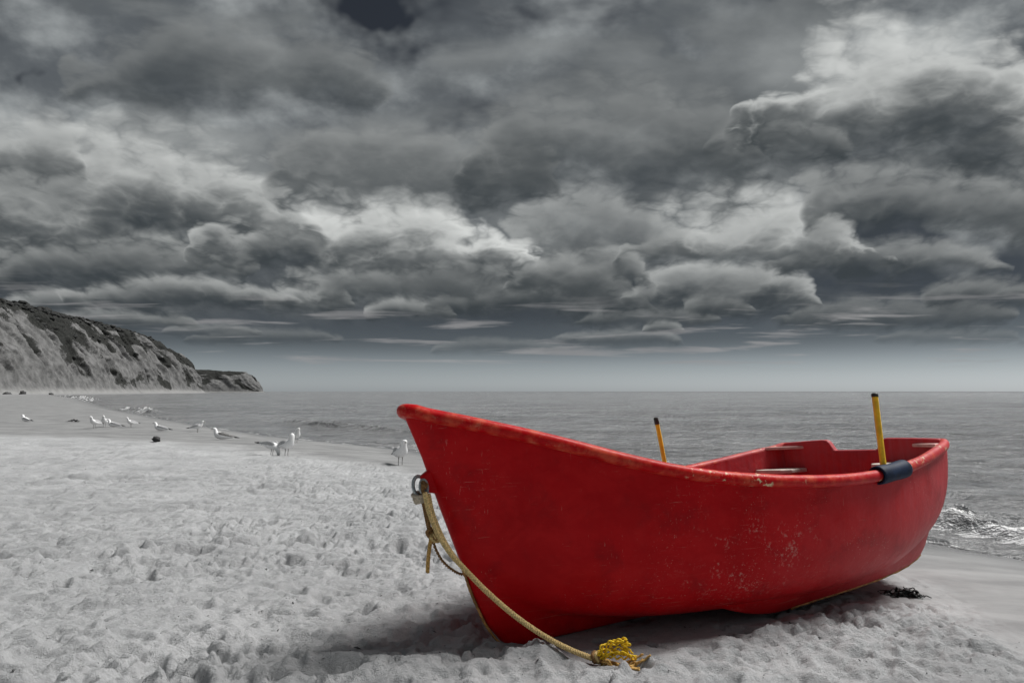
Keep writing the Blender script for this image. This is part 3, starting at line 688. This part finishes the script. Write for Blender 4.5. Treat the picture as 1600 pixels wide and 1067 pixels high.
def section(x, **kw):
    t, z = half_section(x, **kw)
    return np.concatenate([-t[::-1], t[1:]]), np.concatenate([z[::-1], z[1:]])
boat = empty('rowing_boat')
lat = np.array([-E1[1], E1[0], 0.0]); e1 = np.array([E1[0], E1[1], 0.0]); cr_, sr_ = math.cos(BOAT_ROLL), math.sin(BOAT_ROLL)
et_ = lat * cr_ + np.array([0, 0, -sr_]); ez_ = lat * sr_ + np.array([0, 0, cr_])
boat.matrix_world = Matrix(((e1[0], et_[0], ez_[0], BOAT_LOC[0]), (e1[1], et_[1], ez_[1], BOAT_LOC[1]), (e1[2], et_[2], ez_[2], BOAT_LOC[2] - .004), (0, 0, 0, 1)))
def to_world(p): return np.array(BOAT_LOC) + p[0] * e1 + p[1] * et_ + p[2] * ez_
tag(boat, 'bright red fibreglass rowing boat with worn rim hauled up on the sand', 'boat')
stx = np.concatenate([np.linspace(-.526, -.27, 24), np.linspace(-.262, .35, 46), np.linspace(.35, XS, 80)[1:]])
def shell(xs_, **kw):
    V = []
    for x in xs_:
        t, z = section(x, **kw); V.append(np.stack([np.full_like(t, x), t, z], 1))
    return np.array(V)
V = shell(stx, top=.03)
w = .0022 * fbm(V[..., 0] * 3.1, V[..., 2] * 3.4, 3, 500) + .0016 * fbm(V[..., 0] * 1.2, V[..., 2] * 1.5, 2, 510)
V[..., 1] += np.sign(V[..., 1]) * w * sstep(.03, .12, np.abs(V[..., 1]))
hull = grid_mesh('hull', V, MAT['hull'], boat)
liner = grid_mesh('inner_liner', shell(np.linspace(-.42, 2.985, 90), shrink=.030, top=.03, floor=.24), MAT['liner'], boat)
# rim: one rolled lip from transom, round the bow, back to the transom
xx = np.linspace(2.86, -.455, 60)
side = np.stack([xx, HB(xx) + .004, HZ(xx) - .036], 1)
zc_ = float(HZ(XS)) - .030
corner = [(3.028, .40, zc_ + .006), (3.030, .50, zc_ + .002), (3.016, .572, zc_), (2.975, .612, zc_ - .004), (2.92, float(HB(2.92)) + .003, float(HZ(2.92)) - .035)]
nose = [(-.488, .052, 1.112), (-.512, .030, 1.117), (-.522, .0, 1.119)]
farp = corner + [tuple(p) for p in side] + nose
nearp = [(p[0], -p[1], p[2]) for p in reversed(farp[:-1])]
rp = spline(np.array(farp + nearp), 320)
n = len(rp)
rad = np.full(n, .032) * (1 + .05 * gnoise(np.arange(n) * .11, np.zeros(n), 5))
endt = np.minimum(np.arange(n), n - 1 - np.arange(n)) / 9.0
rad *= np.interp(endt, [0, 1, 2], [.62, .85, 1.0])
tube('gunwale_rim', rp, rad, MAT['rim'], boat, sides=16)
# transom with a cut-out for an outboard
t, z = section(3.002, top=.03)
crown = lambda a: float(HZ(XS)) - .008 + .020 * (1 - (a / .61) ** 2)
topl = [(a, crown(a)) for a in np.linspace(.585, .24, 10)] + [(.215, crown(.215) - .006), (.20, crown(.2) - .02), (.165, crown(0) - .075), (.15, crown(0) - .082), (-.15, crown(0) - .082), (-.165, crown(0) - .075), (-.20, crown(.2) - .02), (-.215, crown(.215) - .006)] + [(a, crown(a)) for a in np.linspace(-.24, -.585, 10)]
poly = list(zip(t * .992, z + .004)) + topl
vs = [(2.965, a, b) for a, b in poly] + [(3.022, a, b) for a, b in poly]; m_ = len(poly)
fs = [tuple(range(m_)), tuple(range(2 * m_ - 1, m_ - 1, -1))] + [(i, m_ + i, m_ + (i + 1) % m_, (i + 1) % m_) for i in range(m_)]
tr = mesh_obj('transom', vs, fs, MAT['liner'], boat, smooth=False); bevel(tr, .014, 3)
for sgn in (-1, 1):
    # moulded runner along the bilge, its foot scraped to the laminate
    rx = np.concatenate([np.linspace(.86, 1.20, 12), np.linspace(1.24, 2.90, 34), [2.93, 2.95, 2.965]])
    rz = natural(np.array([.86, 1.02, 1.22, 1.60, 1.96, 2.65, 2.90]), np.array([.075, .028, -.006, -.006, .004, .046, .080]))(np.minimum(rx, 2.90)) + np.interp(rx, [2.74, 2.85, 2.90, 2.93, 2.95, 2.965], [0, .012, .028, .05, .085, .14])
    Vr = []
    for x, zz in zip(rx, rz):
        y = sgn * .385; kk = float(sstep(.86, 1.50, x)); hw = .012 + .018 * kk; ow = .03 + .07 * kk; zz = zz + (1 - kk) * .055; ht_, hz_ = half_section(x); hz = lambda a: float(np.interp(abs(a), ht_, hz_))
        Vr.append([(x, y - ow, max(hz(y - ow) + .012, zz + .004)), (x, y - hw * 1.5, min(zz + .035, hz(y) + .01)), (x, y - hw, zz + .008), (x, y - hw * .7, zz), (x, y + hw * .7, zz), (x, y + hw, zz + .008), (x, y + hw * 1.5, min(zz + .035, hz(y) + .01)), (x, y + ow, max(hz(y + ow) + .012, zz + .004))])
    r = grid_mesh('bilge_runner', np.array(Vr), MAT['hull'], boat)
    tube('worn_edge', np.stack([rx[18:-3], np.full(len(rx) - 21, sgn * .385 + sgn * .020), rz[18:-3] + .001], 1), .008, MAT['worn_edge'], r, sides=6, wob=.0015)
    # corner knee
    zk = .822
    tri = [(2.975, sgn * .40), (2.80, sgn * .645), (2.975, sgn * .605)]
    tri = [(2.972, sgn * .40), (2.93, sgn * .47), (2.87, sgn * .56), (2.80, sgn * (float(HB(2.80)) - .02)), (2.90, sgn * (float(HB(2.9)) - .02)), (2.972, sgn * .59)]
    vs = [(a, b, zk) for a, b in tri] + [(a, b, zk - .022) for a, b in tri]; q = len(tri)
    fs = [tuple(range(q)), tuple(range(2 * q - 1, q - 1, -1))] + [(i, q + i, q + (i + 1) % q, (i + 1) % q) for i in range(q)]
    if sgn < 0: fs = [f[::-1] for f in fs]
    bevel(mesh_obj('corner_knee', vs, [f[::-1] for f in fs], MAT['knee'], boat, smooth=False), .006)
    # stern side seat
    zs_ = .655 if sgn > 0 else .700
    a0, a1 = (.40, .66) if sgn > 0 else (.22, .66)
    x0 = 2.66 if sgn > 0 else 2.66
    vs = [(x, sgn * a, zz) for zz in (zs_, zs_ - .03) for x, a in ((x0, a1 - .02), (x0 + .05, a0 + .05), (x0 + .12, a0), (2.968, a0), (2.968, .575), (2.8, .625))]
    q = 6; fs = [tuple(range(q)), tuple(range(2 * q - 1, q - 1, -1))] + [(i, q + i, q + (i + 1) % q, (i + 1) % q) for i in range(q)]
    if sgn > 0: fs = [f[::-1] for f in fs]
    bevel(mesh_obj('stern_seat', vs, fs, MAT['thwart'], boat, smooth=False), .008)
# rowing thwarts
for x0, zt in ((1.30, .45), (.45, .50)):
    hb = float(np.interp(zt - .04, half_section(x0)[1], half_section(x0)[0])) - .03
    vs = [(x, y, zz) for zz in (zt, zt - .035) for x, y in ((x0, -hb), (x0 + .24, -hb), (x0 + .24, hb), (x0, hb))]
    bevel(mesh_obj('thwart', vs, [(0, 1, 2, 3), (7, 6, 5, 4), (0, 4, 5, 1), (1, 5, 6, 2), (2, 6, 7, 3), (3, 7, 4, 0)], MAT['thwart'], boat, smooth=False), .01)
# stem band, scraped to the laminate below the forefoot step
sp_ = spline([(a, 0, b) for a, b in ((-.245, .388), (-.224, .330), (-.197, .255), (-.128, .114), (-.052, .022), (.02, -.003), (.2, -.004))], 50) + np.array([-.004, 0, -.002])
tube('stem_band', sp_, .010, MAT['worn_edge'], boat, sides=6, wob=.001, flat=.6)
# yellow thole pins standing in the rim
for base_, top_, r_ in (((2.03, -.735, .66), (2.052, -.722, 1.127), .0165), ((1.83, .742, .62), (1.752, .735, 1.075), .016)):
    a = np.array(base_); b = np.array(top_); L = np.linspace(0, 1, 24)[:, None]
    pth = a + (b - a) * L + np.array([.006, .004, 0]) * np.sin(L * 3.1)
    pin = tube('thole_pin', pth, np.full(24, r_) * (1 + .04 * gnoise(np.arange(24) * .6, np.zeros(24), 9)), MAT['yellow'], boat, sides=12)
    dn = (b - a) / np.linalg.norm(b - a); hcap = .012 if base_[1] < 0 else .042
    cp = np.stack([b - dn * hcap, b + dn * .004, b + dn * .010]); tube('pin_cap', cp, [r_ * 1.12, r_ * 1.10, r_ * .8], MAT['black'], pin, sides=12)
# navy rubber sleeve round the rim where the oar bears
def sleeve():
    c0 = int(np.argmin(np.abs(rp[:, 0] - 1.93) + (rp[:, 1] > 0) * 9)); c1 = int(np.argmin(np.abs(rp[:, 0] - 2.18) + (rp[:, 1] > 0) * 9))
    a, b = sorted((c0, c1)); path = spline(rp[a:b + 1], 22); T, A, B = frames(path)
    ang = np.linspace(-.98 * np.pi, .98 * np.pi, 36)                  # open on the inboard side
    rows = []
    for r0 in (.050, .040):
        rr = r0 * (1 + .03 * np.sin(np.linspace(0, 9, 22)))[:, None, None]
        rows.append(path[:, None] + (A[:, None] * np.cos(ang)[None, :, None] - B[:, None] * np.sin(ang)[None, :, None] * (1 if True else -1)) * rr)
    V = np.concatenate([rows[0], rows[1][:, ::-1]], 1)
    V = np.concatenate([V[:1] * .5 + np.concatenate([rows[1][:1], rows[0][:1, ::-1]], 1) * .5, V, V[-1:] * .5 + np.concatenate([rows[1][-1:], rows[0][-1:, ::-1]], 1) * .5], 0)
    o = grid_mesh('rubber_sleeve', V, MAT['navy'], boat, closed_v=True)
    o['label'] = 'navy rubber sleeve on the rim'
sleeve()
# bow eye: red lug on the stem with a steel shackle
vs = [(-.39, y, .86) for y in (-.022, .022)] + [(-.36, y, .735) for y in (-.022, .022)] + [(-.452, y, .822) for y in (-.015, .015)] + [(-.430, y, .748) for y in (-.015, .015)]
lug = mesh_obj('bow_lug', vs, [(0, 1, 5, 4), (2, 6, 7, 3), (4, 5, 7, 6), (0, 4, 6, 2), (1, 3, 7, 5), (0, 2, 3, 1)], MAT['hull'], boat, smooth=False); bevel(lug, .01)
an = np.linspace(0, 2 * np.pi, 28, endpoint=False)
EYE_L = np.array([-.456, 0, .775])
rg = np.stack([EYE_L[0] + .030 * np.cos(an), .012 * np.sin(an), EYE_L[2] + .046 * np.sin(an)], 1)
tube('shackle', rg, .0085, MAT['steel'], lug, sides=8, closed=True)
rg2 = np.stack([EYE_L[0] + .012 + .020 * np.cos(an), -.022 + .006 * np.sin(an), EYE_L[2] - .004 + .036 * np.sin(an)], 1)
tube('shackle', rg2, .006, MAT['steel'], lug, sides=8, closed=True)

# ------------------------------------------------------------------ ropes
def at_y(u, v, y):
    r = px_ray(u, v); return r * (y / r[1]) + np.array([0, 0, EYE])
def laid_rope(path, r, turns, strands=3):
    T, A, B = frames(path); n = len(path); arrs = []
    for k in range(strands):
        ph = np.linspace(0, turns * 2 * np.pi, n) + 2 * np.pi * k / strands
        arrs.append(tube_arrays(path + (A * np.cos(ph)[:, None] + B * np.sin(ph)[:, None]) * r * .60, r * .54, 7))
    return arrs
EW = to_world(EYE_L)
rope = empty('mooring_rope', (float(EW[0]), float(EW[1]), 0.0))
tag(rope, 'thick tan mooring rope slanting from the bow eye to a frayed yellow end', 'rope')
def rel(arrs, o): return [(v - np.array(o.location), f) for v, f in arrs]
end = on_sand(925, 1031); ye = float(EW[1]) - .035
pts = [(669, 772), (675, 800), (689, 836), (708, 868), (730, 893), (765, 928), (805, 962), (850, 993), (890, 1014), (925, 1028)]
rpth = spline([at_y(u, v, ye + (end[1] - ye) * k / (len(pts) - 1)) for k, (u, v) in enumerate(pts)], 460)
rpth[-80:, 2] = np.maximum(rpth[-80:, 2], [sand_z(p[0], p[1]) + .012 for p in rpth[-80:]])
merged('laid_line', rel(laid_rope(rpth, .0112, 30), rope), MAT['rope'], rope)
sp = spline([at_y(u, v, ye - .022) for u, v in ((664, 770), (670, 798), (683, 832), (699, 858), (712, 875))], 120)
merged('eye_splice', rel(laid_rope(sp, .0105, 12), rope), MAT['rope'], rope)
# turns of pale line round the shackle
for k in range(3):
    c = EW + np.array([.004 + .006 * k, -.012, -.040 - .013 * k]); q = np.stack([c[0] + .030 * np.cos(an), c[1] + .028 * np.sin(an), c[2] + .006 * np.sin(an + k)], 1)
    tube('wrap_turn', q - np.array(rope.location), .010, MAT['rope_pale'], rope, sides=7, closed=True, wob=.0012)
# knot and frayed end
kn = rpth[-1]
for k in range(3):
    T_ = np.array([1., 0, -.1]); c = kn + np.array([.008 + .012 * k, 0, .004]); q = np.stack([c[0] + .006 * np.sin(an * 2), c[1] + .019 * np.cos(an), c[2] + .019 * np.sin(an)], 1)
    tube('whipping', q - np.array(rope.location), .009, MAT['cord'] if k != 1 else MAT['rope'], rope, sides=6, closed=True, wob=.0015)
def wavy(pts_, amp, nw, n=90):
    p = spline(pts_, n); T, A, B = frames(p); s = np.linspace(0, 1, n); ph = rng.uniform(0, 6)
    return p + (A * (np.sin(s * nw * 6.28 + ph) * amp)[:, None] + B * (np.cos(s * nw * 6.28 * .9 + ph) * amp * .8)[:, None]) * sstep(0, .12, s)[:, None]
yk = kn[1]
for k, pl in enumerate([[(932, 1026), (940, 1012), (955, 1003), (978, 997)], [(934, 1027), (946, 1014), (962, 1006), (981, 1002)], [(934, 1024), (941, 1009), (958, 1001), (975, 999)], [(936, 1027), (955, 1019), (972, 1017), (994, 1027)],
                        [(934, 1028), (950, 1022), (968, 1020), (988, 1025)], [(936, 1030), (952, 1024), (973, 1021), (992, 1029)], [(938, 1022), (936, 1032), (941, 1040), (944, 1042)], [(972, 1003), (976, 1012), (979, 1020), (986, 1026)], [(940, 1020), (950, 1024), (962, 1027), (980, 1028)], [(934, 1025), (948, 1010), (966, 1004), (984, 1008)], [(936, 1026), (952, 1015), (970, 1012), (990, 1018)], [(938, 1028), (956, 1021), (976, 1020), (998, 1031)], [(935, 1029), (944, 1020), (952, 1012), (962, 1014)], [(975, 998), (982, 1006), (978, 1014), (970, 1018)], [(936, 1024), (950, 1017), (966, 1020), (982, 1022)]]):
    pp = wavy([at_y(u, v, yk - .012 * (k % 3)) for u, v in pl], .0072, 3.6)
    tube('frayed_strand', pp - np.array(rope.location), .0040, MAT['fray'], rope, sides=6)
for k in range(14):
    e = (rng.uniform(985, 1020), rng.uniform(1030, 1046)); pl = [(934, 1030), (950 + rng.uniform(-5, 5), 1031 + rng.uniform(-3, 7)), (972, .5 * (1033 + e[1]) + rng.uniform(-4, 4)), e]
    pp = wavy([on_sand(u, v) + np.array([0, 0, .008 + .022 * (1 - i / 3) * rng.random()]) for i, (u, v) in enumerate(pl)], .0035, 5)
    pp[:, 2] = np.maximum(pp[:, 2], [sand_z(p[0], p[1]) + .004 for p in pp])
    tube('frayed_strand', pp - np.array(rope.location), .0046, MAT['fray_tan'], rope, sides=5)
# thin brown cord: doubled hitch from the eye, a knot, a hanging tail and a bight going behind the stem
cord = empty('brown_cord', (float(EW[0]), float(EW[1]), 0.0))
tag(cord, 'thin brown knotted cord dangling in a loop from the bow eye', 'cord')
yc = float(EW[1]) - .015
for k, pl in enumerate(([(668, 758), (659, 753), (657, 765), (662, 790), (667, 815), (671, 832)], [(666, 762), (661, 757), (661, 770), (666, 795), (670, 818), (673, 834)])):
    q = spline([at_y(u, v, yc - .012 * k) for u, v in pl], 120); merged('hitch', rel(laid_rope(q, .0075, 14, 2), cord), MAT['cord'], cord)
for k in range(3):
    c = at_y(674 + 2 * k, 833 + 3 * k, yc - .01); q = np.stack([c[0] + .020 * np.cos(an + k), c[1] + .014 * np.sin(an * 2), c[2] + .022 * np.sin(an + .5 * k)], 1)
    tube('knot_turn', q - np.array(cord.location), .0075, MAT['cord'] if k < 2 else MAT['rope'], cord, sides=6, closed=True, wob=.001)
q = spline([at_y(u, v, yc - .01) for u, v in ((674, 838), (671, 856), (669, 874), (668, 894))], 60); merged('tail', rel(laid_rope(q, .0085, 7, 3), cord), MAT['fray_tan'], cord)
q = spline([at_y(u, v, y) for u, v, y in ((676, 842, yc), (681, 858, yc + .01), (692, 877, yc + .04), (708, 891, yc + .09), (722, 897, yc + .14), (735, 893, yc + .20), (740, 880, yc + .26))], 100); merged('bight', rel(laid_rope(q, .0065, 12, 2), cord), MAT['cord'], cord)

# ------------------------------------------------------------------ gulls
def loft(pts, sides=12):
    p = np.array(pts, float); c = spline(p[:, :5], 34); a = np.linspace(0, 2 * np.pi, sides, endpoint=False)
    T = np.gradient(c[:, :3], axis=0); T /= np.linalg.norm(T, axis=1)[:, None]
    side = np.array([0, 1., 0]); up = np.cross(T, side); up /= np.linalg.norm(up, axis=1)[:, None]; up *= np.sign(up[:, 2:3] + 1e-6) * 1.0
    for i in range(1, len(up)):
        if up[i] @ up[i - 1] < 0: up[i] *= -1
    sd = np.cross(up, T)
    V = c[:, None, :3] + sd[:, None] * (np.cos(a)[None, :] * np.maximum(c[:, 3], .002)[:, None])[..., None] + up[:, None] * (np.sin(a)[None, :] * np.maximum(c[:, 4], .002)[:, None])[..., None]
    return np.concatenate([np.repeat(c[:1, None, :3], sides, 1), V, np.repeat(c[-1:, None, :3], sides, 1)], 0)
def gull(u, v, heading, pose, label, scale=1.0, young=False):
    p = on_sand(u, v)
    g = empty('gull', (p[0], p[1], p[2] - .004), heading)
    g.scale = (scale,) * 3
    tag(g, label, 'gull', 'gulls standing on the damp sand')
    dz = -.135 if pose == 'sit' else -.04
    body = [(-.27, 0, .185, .030, .008), (-.20, 0, .198, .038, .022), (-.11, 0, .215, .060, .050), (-.01, 0, .232, .076, .074), (.075, 0, .262, .070, .076)]
    if pose == 'peck': body = [(-.27, 0, .265, .030, .008), (-.20, 0, .262, .038, .022), (-.11, 0, .250, .060, .050), (-.01, 0, .235, .074, .070), (.075, 0, .215, .062, .062), (.12, 0, .175, .045, .045), (.145, 0, .125, .036, .036), (.155, 0, .085, .033, .033), (.160, 0, .060, .022, .022), (.162, 0, .048, .008, .008)]; hd, bd = np.array([.162, 0, .052]), np.array([.10, 0, -1])
    elif pose == 'sit': body += [(.115, 0, .300, .050, .052), (.125, 0, .345, .038, .040), (.140, 0, .385, .036, .036), (.172, 0, .392, .026, .025), (.190, 0, .386, .008, .008)]; hd, bd = np.array([.182, 0, .386]), np.array([1, 0, -.12])
    elif pose == 'turn': body += [(.125, 0, .305, .050, .052), (.150, 0, .355, .036, .036), (.155, 0, .405, .034, .034), (.150, 0, .432, .028, .028), (.148, 0, .448, .010, .010)]; hd, bd = np.array([.125, .028, .415]), np.array([-.75, .6, -.08])
    else: body += [(.125, 0, .305, .050, .052), (.150, 0, .350, .036, .038), (.165, 0, .400, .034, .035), (.198, 0, .412, .026, .026), (.216, 0, .405, .008, .008)]; hd, bd = np.array([.206, 0, .405]), np.array([1, 0, -.15])
    off = np.array([0, 0, dz])
    V = loft([(*(np.array(b[:3]) + off), *b[3:]) for b in body])
    V = V * np.array([1, 1.28, 1]); grid_mesh('body', V, MAT['feather'], g, closed_v=True)
    bd = bd / np.linalg.norm(bd)
    tube('bill', np.stack([hd + off - bd * .012, hd + off + bd * .025, hd + off + bd * .05]), [.013, .010, .004], MAT['bill'], g, sides=8)
    wm = MAT['wing_mottled'] if young else MAT['wing']
    lift = .0 if pose != 'peck' else 1.0
    for s in (-1, 1):
        a = [(.085, .048 * s, .285 - .05 * lift, .016, .030), (.04, .070 * s, .270 - .01 * lift, .020, .058), (-.06, .066 * s, .248 + .02 * lift, .020, .056), (-.17, .042 * s, .222 + .05 * lift, .015, .034), (-.26, .020 * s, .205 + .075 * lift, .009, .018)]
        wg = grid_mesh('wing', loft([(*(np.array(q[:3]) + off), *q[3:]) for q in a], 10), wm, g, closed_v=True)
        a = [(-.22, .028 * s, .215 + .062 * lift, .010, .022), (-.30, .012 * s, .197 + .085 * lift, .007, .015), (-.375, .004 * s, .185 + .10 * lift, .003, .005)]
        grid_mesh('wing_tip', loft([(*(np.array(q[:3]) + off), *q[3:]) for q in a], 8), MAT['quill'], wg, closed_v=True)
        if pose != 'sit':
            lg = tube('leg', np.array([(.012, .028 * s, .165), (.020, .030 * s, .10), (.008, .030 * s, .05), (.012, .030 * s, .004)]), [.014, .006, .0048, .0048], MAT['shank'], g, sides=6)
            mesh_obj('foot', [(0.0, .030 * s, .012), (.055, .052 * s, .003), (.065, .030 * s, .003), (.055, .008 * s, .003), (0, .030 * s, .0), (.05, .03 * s, 0)], [(0, 1, 2), (0, 2, 3), (4, 2, 1), (4, 3, 2), (0, 4, 1), (0, 3, 4)], MAT['shank'], lg, smooth=False)
        if pose not in ('peck',):
            ec = hd + off - bd * .032 + np.array([0, 0, .010]); ec = ec + np.array([-bd[1], bd[0], 0]) * .028 * s
            v_, f_ = blob(.0055, 1, 0, 1, 1); mesh_obj('eye', v_ + ec, f_, MAT['quill'], g)
    return g
PI = math.pi
gull(40, 659, PI - .25, 'sit', 'white gull resting low on the sand facing the cliff, apart from the flock')
gull(148, 669, -PI / 2 - .2, 'stand', 'upright white gull in the close trio, breast turned square to the land', 1.02)
gull(163, 667, -PI / 2 + .3, 'stand', 'grey-sided gull standing in the middle of the close trio')
gull(177, 668, PI + .15, 'sit', 'gull of the close trio with its dark tail stretched toward the sea')
gull(205, 668, -PI / 2 - .5, 'stand', 'lone small white gull between the trio and the dark float', .88)
gull(250, 674, PI + .1, 'sit', 'grey-winged gull crouching just beyond the round dark float', 1.0)
gull(308, 675, .12, 'stand', 'slim gull on bare sand with its tail toward the cliff and head high', .92)
gull(346, 687, PI + .35, 'sit', 'mottled brownish young gull hunched low with streaked wings', 1.12, True)
gull(424, 710, -.25, 'peck', 'gull bending down with tail raised to peck at the sand', 1.0)
gull(447, 711, -.6, 'turn', 'grey gull beside the pecking one, head turned back over its shoulder', 1.08)
gull(462, 692, -.9, 'stand', 'white-headed gull half hidden behind the pecking pair', .95)
gull(625, 726, -1.05, 'stand', 'white-breasted gull standing alone beside the bow of the red boat', 1.16)

# ------------------------------------------------------------------ flotsam
def weed(u, v, w, n, label, cat='seaweed', name='seaweed_clump', h=.03, seed=0):
    p = on_sand(u, v); o = empty(name, tuple(p)); tag(o, label, cat)
    for k in range(n):
        a = rng.uniform(-.35, .35) + (PI if rng.random() < .4 else 0); L = w * rng.uniform(.35, .6)
        q = [np.array([rng.uniform(-.25, .25) * w, rng.uniform(-.15, .15) * w, h * rng.uniform(.3, 1)])]
        for s in range(4):
            a += rng.normal(0, .35); q.append(q[-1] + np.array([math.cos(a), math.sin(a) * .6, 0]) * L / 4); q[-1][2] = max(h * rng.uniform(.1, 1.0) * (1 - s / 4), .004) + sand_z(p[0] + q[-1][0], p[1] + q[-1][1]) - p[2]
        tube('frond', spline(q, 22), np.interp(np.linspace(0, 1, 22), [0, .5, 1], [.6, 1, .2]) * w * .05 * rng.uniform(.6, 1.3), MAT['weed'], o, sides=6, flat=.35, wob=.002)
weed(1412, 929, .21, 30, 'tangled black seaweed clump on smooth sand under the stern', h=.05)
weed(113, 659, .5, 9, 'dark seaweed scraps in two lumps on the far sand', h=.10)
def lump(u, v, w, label, name, cat, flat=.9, sd=1):
    p = on_sand(u, v); s = w / F_PX * p[1] / 2; vv, f = blob(s, 3, .28, flat, sd)
    o = mesh_obj(name, vv, f, MAT['stone']); o.location = (p[0], p[1], p[2] + s * flat * .8); tag(o, label, cat)
lump(244, 690, 11, 'round dark stone alone on the bare sand below the gulls', 'dark_stone', 'stone', .85, 4)
# litter of shell bits and dried weed over the trodden sand: far too many to count
arr = []
for k in range(1500):
    y = 2.4 * (12 / 2.4) ** rng.random(); x = rng.uniform(-.9, .85) * y
    if inland(np.array([x]), np.array([y]))[0] < 3.0: continue
    L = rng.uniform(.0025, .006 + .010 * rng.random() ** 6) * (1 + .08 * y); a = rng.uniform(0, PI); z = sand_z(x, y)
    d = np.array([math.cos(a), math.sin(a), rng.uniform(-.2, .3)]) * L; e = np.array([-math.sin(a), math.cos(a), 0]) * L * rng.uniform(.15, .5)
    c = np.array([x, y, z + .003]); arr.append((np.stack([c - d, c + e, c + d, c - e, c + np.array([0, 0, L * .4])]), [(0, 1, 4), (1, 2, 4), (2, 3, 4), (3, 0, 4), (3, 2, 1, 0)]))
tag(merged('debris', arr, MAT['shell']), 'scattered dark shell and weed fragments over the dry sand', None, kind='stuff')
